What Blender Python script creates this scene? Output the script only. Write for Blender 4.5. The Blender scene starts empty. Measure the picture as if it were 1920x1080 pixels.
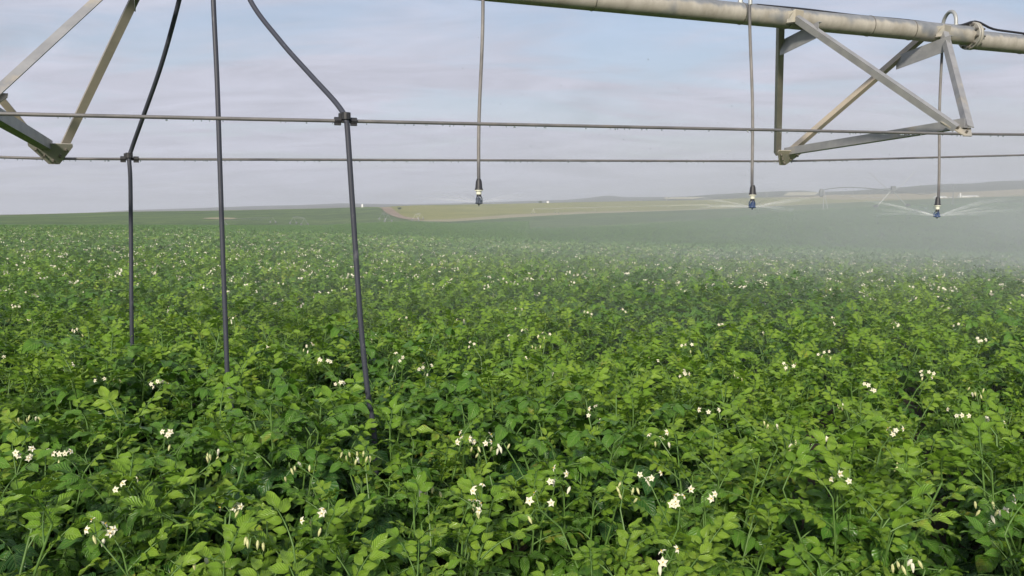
import bpy, math, random
import numpy as np
from mathutils import Vector, Matrix, Euler

random.seed(11)
RNG = np.random.default_rng(11)
sc = bpy.context.scene
COL = sc.collection
PI = math.pi

# ------------------------------------------------------------------ camera
F_PX = 1536.0                       # focal length in pixels of the 1920 px wide photograph
PITCH = 0.0875                      # camera looks slightly down
EYE = 1.70
CP, SP = math.cos(PITCH), math.sin(PITCH)
cam_d = bpy.data.cameras.new('camera')
cam_d.sensor_width = 36.0
cam_d.lens = F_PX / 1920 * 36.0
cam_d.clip_start = 0.05
cam_d.clip_end = 60000
cam = bpy.data.objects.new('camera', cam_d)
COL.objects.link(cam)
cam.location = (0, 0, EYE)
cam.rotation_euler = (PI / 2 - PITCH, 0, 0)
sc.camera = cam

# ------------------------------------------------------------------ sky, sun, exposure
SUN_EL, SUN_AZ = math.radians(27), math.radians(193)   # compass bearing of the sun, clockwise from the view (+Y)
world = bpy.data.worlds.new('World')
sc.world = world
world.use_nodes = True
wn, wl = world.node_tree.nodes, world.node_tree.links
wn.clear()
w_out = wn.new('ShaderNodeOutputWorld')
w_bg = wn.new('ShaderNodeBackground')
w_bg.inputs['Strength'].default_value = 0.10
sky = wn.new('ShaderNodeTexSky')
sky.sky_type = 'NISHITA'
sky.sun_disc = False
sky.sun_elevation = SUN_EL
sky.sun_rotation = SUN_AZ
sky.air_density = 1.0
sky.dust_density = 1.5
# thin cloud veil: noise on a flat cloud layer overhead
tc = wn.new('ShaderNodeTexCoord')
sep = wn.new('ShaderNodeSeparateXYZ')
wl.new(tc.outputs['Generated'], sep.inputs[0])
zc = wn.new('ShaderNodeMath'); zc.operation = 'MAXIMUM'; zc.inputs[1].default_value = 0.0
wl.new(sep.outputs['Z'], zc.inputs[0])
za = wn.new('ShaderNodeMath'); za.operation = 'ADD'; za.inputs[1].default_value = 0.14
wl.new(zc.outputs[0], za.inputs[0])
dx = wn.new('ShaderNodeMath'); dx.operation = 'DIVIDE'
dy = wn.new('ShaderNodeMath'); dy.operation = 'DIVIDE'
wl.new(sep.outputs['X'], dx.inputs[0]); wl.new(za.outputs[0], dx.inputs[1])
wl.new(sep.outputs['Y'], dy.inputs[0]); wl.new(za.outputs[0], dy.inputs[1])
cmb = wn.new('ShaderNodeCombineXYZ')
wl.new(dx.outputs[0], cmb.inputs[0]); wl.new(dy.outputs[0], cmb.inputs[1])
cmap = wn.new('ShaderNodeMapping')
cmap.inputs['Location'].default_value = (3.1, 1.7, 0.0)
cmap.inputs['Scale'].default_value = (0.60, 1.25, 1.0)
wl.new(cmb.outputs[0], cmap.inputs[0])
cn = wn.new('ShaderNodeTexNoise')
cn.inputs['Scale'].default_value = 1.3
cn.inputs['Detail'].default_value = 7
cn.inputs['Roughness'].default_value = 0.58
cn.inputs['Distortion'].default_value = 0.5
wl.new(cmap.outputs[0], cn.inputs['Vector'])
cr = wn.new('ShaderNodeMapRange')
cr.inputs['From Min'].default_value = 0.38
cr.inputs['From Max'].default_value = 0.62
cr.inputs['To Min'].default_value = 0.38
cr.inputs['To Max'].default_value = 0.92
cr.interpolation_type = 'SMOOTHSTEP'
wl.new(cn.outputs['Fac'], cr.inputs['Value'])
hz_ = wn.new('ShaderNodeMapRange'); hz_.interpolation_type = 'SMOOTHSTEP'
hz_.inputs['From Min'].default_value = 0.02; hz_.inputs['From Max'].default_value = 0.24
hz_.inputs['To Min'].default_value = 0.55; hz_.inputs['To Max'].default_value = 0.0
wl.new(sep.outputs['Z'], hz_.inputs['Value'])
cadd = wn.new('ShaderNodeMath'); cadd.operation = 'ADD'; cadd.use_clamp = True      # the veil thickens towards the horizon
wl.new(cr.outputs[0], cadd.inputs[0]); wl.new(hz_.outputs[0], cadd.inputs[1])
cmix = wn.new('ShaderNodeMix'); cmix.data_type = 'RGBA'
wl.new(cadd.outputs[0], cmix.inputs['Factor'])
wl.new(sky.outputs[0], cmix.inputs['A'])
cmix.inputs['B'].default_value = (4.40, 4.50, 5.35, 1)     # cloud radiance before the 0.10 strength
cn2 = wn.new('ShaderNodeTexNoise')                      # cloud thickness: brighter and greyer streaks
cn2.inputs['Scale'].default_value = 2.6; cn2.inputs['Detail'].default_value = 8; cn2.inputs['Roughness'].default_value = 0.6; cn2.inputs['Distortion'].default_value = 0.8
wl.new(cmap.outputs[0], cn2.inputs['Vector'])
ct = wn.new('ShaderNodeMapRange'); ct.inputs['From Min'].default_value = 0.32; ct.inputs['From Max'].default_value = 0.70
ct.inputs['To Min'].default_value = 0.88; ct.inputs['To Max'].default_value = 1.16
wl.new(cn2.outputs['Fac'], ct.inputs['Value'])
cvm = wn.new('ShaderNodeVectorMath'); cvm.operation = 'SCALE'
cvm.inputs[0].default_value = (4.40, 4.50, 5.35)
wl.new(ct.outputs[0], cvm.inputs['Scale']); wl.new(cvm.outputs[0], cmix.inputs['B'])
wl.new(cmix.outputs['Result'], w_bg.inputs['Color'])
wl.new(w_bg.outputs[0], w_out.inputs['Surface'])

sun_d = bpy.data.lights.new('sun', 'SUN')
sun_d.energy = 3.3
sun_d.angle = math.radians(5.0)
sun_d.color = (1.0, 0.92, 0.79)
sun = bpy.data.objects.new('sun', sun_d)
COL.objects.link(sun)
sun_dir = Vector((math.sin(SUN_AZ) * math.cos(SUN_EL), math.cos(SUN_AZ) * math.cos(SUN_EL), math.sin(SUN_EL)))
sun.rotation_euler = sun_dir.to_track_quat('Z', 'Y').to_euler()
sun.location = sun_dir * 60

sc.view_settings.view_transform = 'Standard'
sc.view_settings.look = 'None'
sc.view_settings.exposure = 0.40
sc.view_settings.gamma = 1.0
sc.view_settings.use_curve_mapping = False
sc.render.engine = 'CYCLES'
sc.cycles.use_denoising = True
sc.cycles.max_bounces = 7
sc.cycles.diffuse_bounces = 3
sc.cycles.glossy_bounces = 2
sc.cycles.transmission_bounces = 4
sc.cycles.transparent_max_bounces = 12
sc.cycles.volume_bounces = 1
sc.cycles.volume_max_steps = 256
sc.render.film_transparent = False

# ------------------------------------------------------------------ small helpers
def tag(o, label=None, cat=None, group=None, kind=None):
    if label: o['label'] = label
    if cat: o['category'] = cat
    if group: o['group'] = group
    if kind: o['kind'] = kind
    return o

def empty(name, loc=(0, 0, 0), parent=None):
    o = bpy.data.objects.new(name, None)
    o.empty_display_size = 0.1
    COL.objects.link(o)
    o.location = loc
    if parent: o.parent = parent
    return o

class MB:
    """collects shapes; build() makes ONE mesh object"""
    def __init__(self): self.v, self.f, self.m, self.uv = [], [], [], {}
    def add(self, verts, faces, mi=0):
        b = len(self.v)
        self.v.extend([tuple(p) for p in verts])
        self.f.extend([tuple(b + i for i in q) for q in faces])
        self.m.extend([mi] * len(faces))
        return b
    def box(self, c, size, M=None, mi=0):
        sx, sy, sz = size[0] / 2, size[1] / 2, size[2] / 2
        vs = [Vector((x * sx, y * sy, z * sz)) for x in (-1, 1) for y in (-1, 1) for z in (-1, 1)]
        if M is not None: vs = [M @ p for p in vs]
        vs = [p + Vector(c) for p in vs]
        self.add(vs, [(0, 1, 3, 2), (4, 6, 7, 5), (0, 4, 5, 1), (2, 3, 7, 6), (0, 2, 6, 4), (1, 5, 7, 3)], mi)
    def tube(self, pts, rad, n=10, mi=0, cap=True):
        pts = [Vector(p) for p in pts]
        if not hasattr(rad, '__len__'): rad = [rad] * len(pts)
        rings, up = [], None
        for i, p in enumerate(pts):
            t = (pts[min(i + 1, len(pts) - 1)] - pts[max(i - 1, 0)]).normalized()
            if up is None:
                up = Vector((0, 0, 1)) if abs(t.z) < 0.9 else Vector((1, 0, 0))
            a = t.cross(up)
            if a.length < 1e-5: a = t.orthogonal()
            a.normalize(); b = a.cross(t).normalized(); up = b
            rings.append([p + (a * math.cos(2 * PI * k / n) + b * math.sin(2 * PI * k / n)) * rad[i] for k in range(n)])
        vs = [q for r in rings for q in r]
        fs = [(i * n + k, i * n + (k + 1) % n, (i + 1) * n + (k + 1) % n, (i + 1) * n + k) for i in range(len(pts) - 1) for k in range(n)]
        if cap:
            fs.append(tuple(range(n))[::-1]); fs.append(tuple((len(pts) - 1) * n + k for k in range(n)))
        self.add(vs, fs, mi)
    def lathe(self, c, prof, axis=(0, 0, 1), n=16, mi=0):
        ax = Vector(axis).normalized()
        a = ax.orthogonal().normalized(); b = ax.cross(a)
        vs, fs = [], []
        for (r, h) in prof:
            for k in range(n):
                vs.append(Vector(c) + ax * h + (a * math.cos(2 * PI * k / n) + b * math.sin(2 * PI * k / n)) * max(r, 1e-5))
        for i in range(len(prof) - 1):
            for k in range(n):
                fs.append((i * n + k, i * n + (k + 1) % n, (i + 1) * n + (k + 1) % n, (i + 1) * n + k))
        fs.append(tuple(range(n))[::-1]); fs.append(tuple((len(prof) - 1) * n + k for k in range(n)))
        self.add(vs, fs, mi)
    def angle_iron(self, p0, p1, leg, th, face):
        """L-section bar from p0 to p1; the flat leg faces `face`"""
        p0, p1 = Vector(p0), Vector(p1)
        t = (p1 - p0).normalized()
        nrm = (Vector(face) - t * t.dot(Vector(face))).normalized()
        s = t.cross(nrm).normalized()
        prof = [(-leg / 2, 0), (leg / 2, 0), (leg / 2, -leg), (leg / 2 - th, -leg), (leg / 2 - th, -th), (-leg / 2, -th)]
        vs = [p + s * a + nrm * b for p in (p0, p1) for a, b in prof]
        k = len(prof)
        fs = [(i, (i + 1) % k, k + (i + 1) % k, k + i) for i in range(k)]
        fs += [(0, 5, 4, 1), (1, 4, 3, 2), (k + 0, k + 1, k + 4, k + 5), (k + 1, k + 2, k + 3, k + 4)]
        self.add(vs, fs)
    def prism(self, poly, off):
        off = Vector(off); n = len(poly)
        vs = [Vector(p) - off / 2 for p in poly] + [Vector(p) + off / 2 for p in poly]
        self.add(vs, [tuple(range(n))[::-1], tuple(range(n, 2 * n))] + [(i, (i + 1) % n, n + (i + 1) % n, n + i) for i in range(n)])
    def build(self, name, mats, parent=None, smooth=False, loc=None):
        vs = self.v
        if loc is not None: vs = [tuple(Vector(p) - Vector(loc)) for p in vs]
        me = bpy.data.meshes.new(name)
        me.from_pydata(vs, [], self.f)
        if not isinstance(mats, (list, tuple)): mats = [mats]
        for m in mats: me.materials.append(m)
        if len(mats) > 1: me.polygons.foreach_set('material_index', self.m)
        if smooth:
            me.shade_smooth()
            try: me.set_sharp_from_angle(angle=math.radians(42))
            except Exception: pass
        me.update()
        o = bpy.data.objects.new(name, me)
        COL.objects.link(o)
        if parent is not None: o.parent = parent
        if loc is not None: o.location = loc
        return o

# ------------------------------------------------------------------ materials
MATS = {}
def material(name):
    m = bpy.data.materials.new(name); m.use_nodes = True
    nt = m.node_tree
    MATS[name] = m
    return m, nt.nodes, nt.links, nt.nodes['Principled BSDF'], nt.nodes['Material Output']

def noise(n, l, scale, detail=4, rough=0.55, vec=None, coord='Object', mscale=None):
    if vec is None:
        t = n.new('ShaderNodeTexCoord'); vec = t.outputs[coord]
    if mscale is not None:
        mp = n.new('ShaderNodeMapping'); mp.inputs['Scale'].default_value = mscale
        l.new(vec, mp.inputs[0]); vec = mp.outputs[0]
    x = n.new('ShaderNodeTexNoise')
    x.inputs['Scale'].default_value = scale; x.inputs['Detail'].default_value = detail; x.inputs['Roughness'].default_value = rough
    l.new(vec, x.inputs['Vector'])
    return x.outputs['Fac']

def ramp(n, l, fac, stops):
    r = n.new('ShaderNodeValToRGB')
    el = r.color_ramp.elements
    while len(el) < len(stops): el.new(0.5)
    for e, (p, c) in zip(el, stops):
        e.position = p; e.color = (*c, 1) if len(c) == 3 else c
    l.new(fac, r.inputs['Fac'])
    return r.outputs['Color']

def mixc(n, l, fac, a, b, mode='MIX'):
    x = n.new('ShaderNodeMix'); x.data_type = 'RGBA'; x.blend_type = mode
    for s, v in ((x.inputs['Factor'], fac), (x.inputs['A'], a), (x.inputs['B'], b)):
        if hasattr(v, 'is_linked') or isinstance(v, bpy.types.NodeSocket): l.new(v, s)
        elif isinstance(v, (int, float)): s.default_value = v
        else: s.default_value = (*v, 1)
    return x.outputs['Result']

def mathn(n, l, op, a, b=0.0, c=None, clamp=False):
    x = n.new('ShaderNodeMath'); x.operation = op; x.use_clamp = clamp
    for i, v in enumerate((a, b) if c is None else (a, b, c)):
        if isinstance(v, bpy.types.NodeSocket): l.new(v, x.inputs[i])
        else: x.inputs[i].default_value = v
    return x.outputs[0]

def maprange(n, l, v, a, b, c=0.0, d=1.0):
    x = n.new('ShaderNodeMapRange'); x.interpolation_type = 'SMOOTHSTEP'
    for i, q in enumerate((a, b, c, d)): x.inputs[1 + i].default_value = q
    l.new(v, x.inputs[0]); return x.outputs[0]

def bump(n, l, bs, h, strength, dist):
    b = n.new('ShaderNodeBump'); b.inputs['Strength'].default_value = strength; b.inputs['Distance'].default_value = dist
    l.new(h, b.inputs['Height']); l.new(b.outputs[0], bs.inputs['Normal'])

def simple(name, col, rough=0.5, metal=0.0, var=0.25, scale=30.0):
    m, n, l, b, o = material(name)
    f = noise(n, l, scale, 5)
    dark = tuple(c * (1 - var) for c in col); lite = tuple(min(1, c * (1 + var)) for c in col)
    l.new(ramp(n, l, f, [(0.3, dark), (0.7, lite)]), b.inputs['Base Color'])
    b.inputs['Roughness'].default_value = rough; b.inputs['Metallic'].default_value = metal
    return m

def leaf_material(name, c_dark, c_lite, transl, rough=0.42):
    m, n, l, b, o = material(name)
    oi = n.new('ShaderNodeObjectInfo')
    base = mixc(n, l, oi.outputs['Random'], c_dark, c_lite)
    uv = n.new('ShaderNodeUVMap'); s = n.new('ShaderNodeSeparateXYZ'); l.new(uv.outputs[0], s.inputs[0])
    av = mathn(n, l, 'ABSOLUTE', mathn(n, l, 'SUBTRACT', s.outputs[0], 0.5))          # 0 on the midrib .. 0.5 at the margin
    ph = mathn(n, l, 'SUBTRACT', s.outputs[1], mathn(n, l, 'MULTIPLY', av, 0.75))
    vein = mathn(n, l, 'ABSOLUTE', mathn(n, l, 'SINE', mathn(n, l, 'MULTIPLY', ph, 21.0)))   # 0 on a side vein
    v1 = maprange(n, l, vein, 0.0, 0.30)
    v2 = maprange(n, l, av, 0.0, 0.05)
    vv = mathn(n, l, 'MULTIPLY', v1, v2)
    light = mixc(n, l, 0.40, base, (0.30, 0.40, 0.10))
    nz = noise(n, l, 55.0, 4)
    base2 = mixc(n, l, maprange(n, l, nz, 0.35, 0.7), base, mixc(n, l, 0.45, base, c_dark))
    old_ = mathn(n, l, 'MULTIPLY', maprange(n, l, oi.outputs['Random'], 0.90, 1.0), maprange(n, l, noise(n, l, 16.0, 3), 0.48, 0.66))
    base2 = mixc(n, l, old_, base2, (0.34, 0.31, 0.05))
    colr = mixc(n, l, vv, light, base2)
    l.new(colr, b.inputs['Base Color'])
    l.new(maprange(n, l, noise(n, l, 28.0, 3), 0.35, 0.65, rough - 0.12, rough + 0.14), b.inputs['Roughness'])
    b.inputs['Specular IOR Level'].default_value = 0.45
    h = mathn(n, l, 'ADD', mathn(n, l, 'MULTIPLY', vein, 0.6), mathn(n, l, 'MULTIPLY', nz, 0.5))
    bump(n, l, b, h, 0.75, 0.0045)
    tr = n.new('ShaderNodeBsdfTranslucent')
    l.new(mixc(n, l, 0.55, colr, (0.16, 0.34, 0.03)), tr.inputs['Color'])
    mx = n.new('ShaderNodeMixShader'); mx.inputs[0].default_value = transl
    l.new(b.outputs[0], mx.inputs[1]); l.new(tr.outputs[0], mx.inputs[2]); l.new(mx.outputs[0], o.inputs['Surface'])
    return m

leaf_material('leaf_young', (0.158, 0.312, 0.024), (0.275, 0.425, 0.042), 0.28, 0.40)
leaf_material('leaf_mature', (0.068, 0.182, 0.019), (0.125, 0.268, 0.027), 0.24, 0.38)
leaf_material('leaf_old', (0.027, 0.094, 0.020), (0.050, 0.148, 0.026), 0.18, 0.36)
simple('stem', (0.10, 0.19, 0.040), 0.5, 0, 0.25, 40)
simple('petal', (0.74, 0.71, 0.55), 0.6, 0, 0.06, 90)
simple('anther', (0.62, 0.42, 0.03), 0.6, 0, 0.1, 90)
simple('bud', (0.55, 0.55, 0.26), 0.6, 0, 0.2, 90)

# soil under the crop
m, n, l, b, o = material('soil')
l.new(ramp(n, l, noise(n, l, 3.0, 8, 0.65), [(0.3, (0.030, 0.024, 0.017)), (0.7, (0.075, 0.058, 0.040))]), b.inputs['Base Color'])
b.inputs['Roughness'].default_value = 0.95

def field_material(name, stops, s1, s2, bstr=0.6, stripes=None):
    m, n, l, b, o = material(name)
    big = noise(n, l, s1, 5, 0.6)
    fine = noise(n, l, s2, 6, 0.7)
    mid = noise(n, l, s2 * 0.16, 5, 0.6, mscale=(1.0, 0.35, 1.0))
    f = mathn(n, l, 'ADD', mathn(n, l, 'MULTIPLY', big, 0.35), mathn(n, l, 'ADD', mathn(n, l, 'MULTIPLY', fine, 0.40), mathn(n, l, 'MULTIPLY', mid, 0.30)))
    l.new(ramp(n, l, f, stops), b.inputs['Base Color'])
    b.inputs['Roughness'].default_value = 0.85
    b.inputs['Specular IOR Level'].default_value = 0.2
    bump(n, l, b, fine, bstr, 0.5)
    return m
field_material('far_crop', [(0.43, (0.034, 0.074, 0.013)), (0.52, (0.066, 0.120, 0.022)), (0.61, (0.125, 0.185, 0.038))], 0.012, 0.55)
field_material('olive_crop', [(0.36, (0.14, 0.16, 0.030)), (0.52, (0.235, 0.235, 0.050)), (0.68, (0.35, 0.31, 0.090))], 0.006, 0.22, 0.3)
field_material('verge', [(0.3, (0.25, 0.22, 0.12)), (0.7, (0.38, 0.33, 0.20))], 0.02, 0.3, 0.3)
field_material('stubble', [(0.3, (0.27, 0.22, 0.13)), (0.55, (0.36, 0.30, 0.17)), (0.75, (0.25, 0.24, 0.12))], 0.002, 0.05, 0.2)
field_material('hill_scrub', [(0.3, (0.030, 0.045, 0.030)), (0.55, (0.055, 0.065, 0.040)), (0.75, (0.15, 0.14, 0.08))], 0.0015, 0.012, 0.2)
field_material('mountain', [(0.3, (0.05, 0.06, 0.05)), (0.7, (0.09, 0.09, 0.07))], 0.0006, 0.004, 0.2)
field_material('track_soil', [(0.36, (0.22, 0.15, 0.10)), (0.52, (0.32, 0.23, 0.165)), (0.66, (0.40, 0.33, 0.23))], 0.03, 0.12, 0.3)
field_material('cream_field', [(0.3, (0.45, 0.42, 0.26)), (0.7, (0.55, 0.50, 0.34))], 0.004, 0.05, 0.2)

# galvanised pipe with pale mineral deposit running down its sides
m, n, l, b, o = material('pipe_metal')
tco = n.new('ShaderNodeTexCoord')
sp = n.new('ShaderNodeSeparateXYZ'); l.new(tco.outputs['Object'], sp.inputs[0])
ragged = noise(n, l, 1.0, 5, 0.7, vec=tco.outputs['Object'], mscale=(19.0, 6.0, 5.0))
patch = noise(n, l, 1.0, 3, 0.5, vec=tco.outputs['Object'], mscale=(3.2, 3.0, 3.0))
hgt = mathn(n, l, 'ADD', sp.outputs[2], mathn(n, l, 'MULTIPLY', mathn(n, l, 'SUBTRACT', ragged, 0.5), 0.075))
dep = maprange(n, l, hgt, 0.046, 0.012)
dep = mathn(n, l, 'MULTIPLY', dep, maprange(n, l, patch, 0.36, 0.47))
galv = ramp(n, l, noise(n, l, 14, 6, 0.65, vec=tco.outputs['Object']), [(0.3, (0.24, 0.255, 0.27)), (0.7, (0.35, 0.36, 0.37))])
crm = ramp(n, l, noise(n, l, 1.0, 6, 0.7, vec=tco.outputs['Object'], mscale=(9.0, 9.0, 5.0)), [(0.28, (0.29, 0.265, 0.22)), (0.5, (0.39, 0.365, 0.315)), (0.75, (0.49, 0.46, 0.405))])
l.new(mixc(n, l, dep, galv, crm), b.inputs['Base Color'])
l.new(mathn(n, l, 'SUBTRACT', 0.55, mathn(n, l, 'MULTIPLY', dep, 0.55)), b.inputs['Metallic'])
b.inputs['Roughness'].default_value = 0.6
bump(n, l, b, ragged, 0.2, 0.004)

def galv_material(name, a, c, tan, amount):
    m, n, l, b, o = material(name)
    base = ramp(n, l, noise(n, l, 9, 7, 0.65), [(0.3, a), (0.7, c)])
    st = maprange(n, l, noise(n, l, 3.2, 6, 0.7), 0.62 - amount, 0.80 - amount)
    oi = n.new('ShaderNodeObjectInfo')
    st = mathn(n, l, 'MULTIPLY', st, maprange(n, l, oi.outputs['Random'], 0.15, 0.7))
    l.new(mixc(n, l, st, base, tan), b.inputs['Base Color'])
    l.new(mathn(n, l, 'SUBTRACT', 0.25, mathn(n, l, 'MULTIPLY', st, 0.22)), b.inputs['Metallic'])
    b.inputs['Roughness'].default_value = 0.55
    return m
galv_material('brace_metal', (0.25, 0.255, 0.265), (0.37, 0.37, 0.37), (0.42, 0.37, 0.29), 0.08)
galv_material('plate_metal', (0.30, 0.295, 0.27), (0.42, 0.40, 0.35), (0.44, 0.40, 0.32), 0.25)
galv_material('rod_metal', (0.13, 0.13, 0.135), (0.22, 0.21, 0.205), (0.27, 0.23, 0.18), 0.06)
galv_material('brace_tan', (0.28, 0.265, 0.235), (0.38, 0.35, 0.30), (0.41, 0.355, 0.28), 0.25)  # warmer, tanner version of the brace steel for the far-side braces
simple('bolt_metal', (0.25, 0.23, 0.20), 0.5, 0.7, 0.3, 60)
simple('black_cable', (0.022, 0.022, 0.026), 0.45, 0, 0.3, 20)
simple('black_plastic', (0.026, 0.026, 0.030), 0.5, 0, 0.3, 60)
simple('white_plastic', (0.74, 0.74, 0.62), 0.45, 0, 0.05, 60)
simple('blue_plastic', (0.028, 0.062, 0.16), 0.4, 0, 0.2, 60)
simple('slate_plastic', (0.075, 0.09, 0.12), 0.45, 0, 0.3, 60)
simple('grey_metal_far', (0.42, 0.43, 0.42), 0.5, 0.3, 0.15, 2)
simple('cream_metal_far', (0.62, 0.60, 0.48), 0.6, 0.0, 0.1, 2)
simple('dark_metal_far', (0.18, 0.19, 0.20), 0.6, 0.2, 0.2, 2)
simple('far_grey', (0.24, 0.26, 0.23), 0.6, 0.1, 0.15, 2)
simple('tyre', (0.03, 0.03, 0.03), 0.85, 0, 0.2, 8)
simple('white_paint', (0.80, 0.80, 0.78), 0.5, 0, 0.04, 3)
simple('shed_roof', (0.74, 0.73, 0.70), 0.5, 0, 0.06, 2)
simple('wood_pole', (0.20, 0.16, 0.12), 0.85, 0, 0.2, 4)
simple('shrub_leaf', (0.05, 0.08, 0.03), 0.8, 0, 0.3, 2)

# black rubber hose with chalky scuffs; sky sheen put into the bluish base colour
m, n, l, b, o = material('black_hose')
sc1 = maprange(n, l, noise(n, l, 22, 6, 0.7, mscale=(1, 1, 0.35)), 0.60, 0.76)
l.new(mixc(n, l, sc1, (0.046, 0.050, 0.068), (0.19, 0.19, 0.21)), b.inputs['Base Color'])
b.inputs['Roughness'].default_value = 0.5
# drop tube with a pale deposit on its middle length (object origin at the lower end)
m, n, l, b, o = material('drop_tube')
tco = n.new('ShaderNodeTexCoord'); sp = n.new('ShaderNodeSeparateXYZ'); l.new(tco.outputs['Object'], sp.inputs[0])
hz = mathn(n, l, 'ADD', sp.outputs[2], mathn(n, l, 'MULTIPLY', noise(n, l, 6, 5, 0.7, vec=tco.outputs['Object']), 0.35))
d1 = mathn(n, l, 'MULTIPLY', maprange(n, l, hz, 0.30, 0.52), maprange(n, l, hz, 1.75, 1.25))
pale = ramp(n, l, noise(n, l, 8, 6, 0.7, vec=tco.outputs['Object'], mscale=(3, 3, 1)), [(0.3, (0.13, 0.125, 0.122)), (0.65, (0.26, 0.245, 0.235))])
l.new(mixc(n, l, d1, (0.09, 0.09, 0.10), pale), b.inputs['Base Color'])
b.inputs['Roughness'].default_value = 0.5

# ------------------------------------------------------------------ pixel rays and the lie of the land
def slope_of_row(y):
    return (-F_PX * SP + (540 - y) * CP) / (F_PX * CP + (540 - y) * SP)
HK = F_PX * CP + 135 * SP
def pix_at_depth(x, y, Y):
    k = Y / (F_PX * CP + (540 - y) * SP)
    return Vector(((x - 960) * k, Y, EYE + slope_of_row(y) * Y))

def tab(pairs):
    xs, ys = zip(*pairs)
    return lambda x: float(np.interp(x, xs, ys))
CANOPY = 0.65
Dc = tab([(-600, 75), (0, 72), (500, 70), (900, 62), (1400, 52), (1920, 46), (2600, 46)])
rowc = tab([(-600, 431), (0, 431), (300, 433), (450, 438), (700, 447), (900, 455), (1100, 463), (1400, 474), (1920, 492), (2600, 496)])
D1a = tab([(-600, 130), (900, 120), (1400, 105), (2600, 100)])
Dm = tab([(-600, 400), (860, 400), (1000, 350), (1300, 260), (1500, 200), (2600, 200)])
rowm = tab([(-600, 427), (0, 426), (600, 425), (715, 418.5), (770, 417), (860, 420), (1000, 418), (1150, 414), (1300, 409), (1500, 402), (1650, 395), (1920, 388), (2600, 384)])
D1b = tab([(-600, 900), (600, 900), (690, 880), (712, 850), (725, 700), (740, 600), (770, 480), (860, 500), (1000, 600), (1150, 750), (1300, 900), (1500, 800), (1700, 700), (1920, 600), (2600, 600)])
row1 = tab([(-600, 408), (0, 403.5), (240, 397), (400, 395), (480, 393.5), (600, 391), (690, 388), (712, 388.5), (725, 397), (740, 404), (770, 413), (800, 415), (845, 415.5), (900, 412), (960, 408), (1085, 401), (1230, 396), (1370, 391), (1460, 386.5), (1520, 383.5), (1650, 376.5), (1800, 371.5), (1920, 367.5), (2600, 355)])
vg = tab([(-600, 0.2), (700, 0.2), (715, 0.6), (770, 1.5), (845, 4.5), (960, 6.0), (1085, 4.0), (1230, 1.6), (1500, 1.0), (2600, 0.8)])
D2 = tab([(-600, 1300), (712, 950), (725, 960), (770, 1200), (860, 1500), (1000, 1900), (1300, 2300), (1500, 2000), (1700, 1400), (1920, 1200), (2600, 1200)])
row2 = tab([(-600, 412), (0, 408), (480, 398), (600, 395), (700, 390), (735, 387), (780, 385), (840, 384), (900, 383), (980, 381.5), (1085, 379), (1230, 376.5), (1320, 375), (1420, 370.5), (1530, 371), (1570, 374), (1650, 374.5), (1800, 370), (1920, 366), (2600, 353)])
D3 = tab([(-600, 2600), (1000, 3000), (1300, 3400), (1920, 2600), (2600, 2600)])
row3 = tab([(-600, 410), (0, 404), (240, 399), (440, 395.3), (500, 395), (600, 394), (715, 391), (980, 384), (1230, 378), (1320, 376), (1420, 371), (1520, 367), (1560, 365), (1650, 364), (1750, 361.5), (1850, 358), (1920, 354), (2600, 345)])
D4 = tab([(-600, 6000), (2600, 6500)])
row4 = tab([(-600, 410), (240, 401), (900, 386), (1180, 378), (1250, 372), (1330, 365), (1400, 361), (1480, 357.8), (1505, 357), (1530, 360), (1600, 357.5), (1660, 353), (1700, 350), (1740, 346.5), (1780, 344.5), (1820, 344), (1850, 341), (1880, 339), (1920, 338), (2100, 335), (2600, 338)])
D5 = tab([(-600, 11000), (2600, 11000)])
row5 = tab([(-600, 406), (100, 401), (180, 398), (240, 394), (340, 391), (430, 388), (480, 386), (560, 384.5), (640, 381), (700, 382), (760, 383), (860, 381), (960, 377.5), (1010, 376), (1060, 374.5), (1100, 371.5), (1130, 367.5), (1145, 366.5), (1170, 369.5), (1240, 369), (1300, 368), (1400, 368), (2600, 366)])

dip = tab([(-600, 7), (900, 6), (1250, 1.0), (1450, -3), (2600, -4)])
def knots(px):
    """(depth, height, material index of the stretch that ends here)"""
    k = []
    dc = Dc(px); zcr = EYE + slope_of_row(rowc(px)) * dc - CANOPY
    for s in (0.0, 0.06, 0.12, 0.2, 0.3, 0.4, 0.5, 0.6, 0.7, 0.8, 0.9, 1.0):
        k.append((dc * s, zcr * s ** 1.6, 0))
    def at(D, row): return (D, EYE + slope_of_row(row) * D)
    def seg(D, row, mat, n):
        D0, z0, _ = k[-1]; z1 = EYE + slope_of_row(row) * D
        for i in range(1, n + 1):
            s = i / n; k.append((D0 + (D - D0) * s, z0 + (z1 - z0) * s, mat))
    seg(D1a(px), rowc(px) + dip(px), 1, 4)
    seg(Dm(px), rowm(px), 1, 8)
    seg(D1b(px), row1(px), 1, 8)
    d = (D2(px) - D1b(px))
    seg(D1b(px) + 0.10 * d, row1(px) - vg(px), 2, 2)
    seg(D2(px), row2(px), 3, 6)
    seg(D3(px), row3(px), 4, 4)
    seg(D4(px), row4(px), 5, 4)
    seg(D5(px), row5(px), 6, 4)
    seg(14000, row5(px) + 12, 6, 1)
    return k
AZL = 0.80
_kc = {}
def gz(X, Y):
    az = math.atan2(X, Y); azc = max(-AZL, min(AZL, az))
    D = math.hypot(X, Y) * math.cos(azc)
    px = 960 + HK * math.tan(azc)
    key = round(px / 4)
    if key not in _kc:
        kk = knots(key * 4); _kc[key] = ([q[0] for q in kk], [q[1] for q in kk])
    return float(np.interp(D, *_kc[key]))
def hit(x, y, lo=60.0, hi=9000.0):
    """where the sight line through a pixel meets the ground"""
    Y = lo; prev = None
    while Y < hi:
        p = pix_at_depth(x, y, Y); d = p.z - gz(p.x, p.y)
        if d <= 0 and prev is not None: return p
        prev = d; Y *= 1.01
    return pix_at_depth(x, y, hi)

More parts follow.
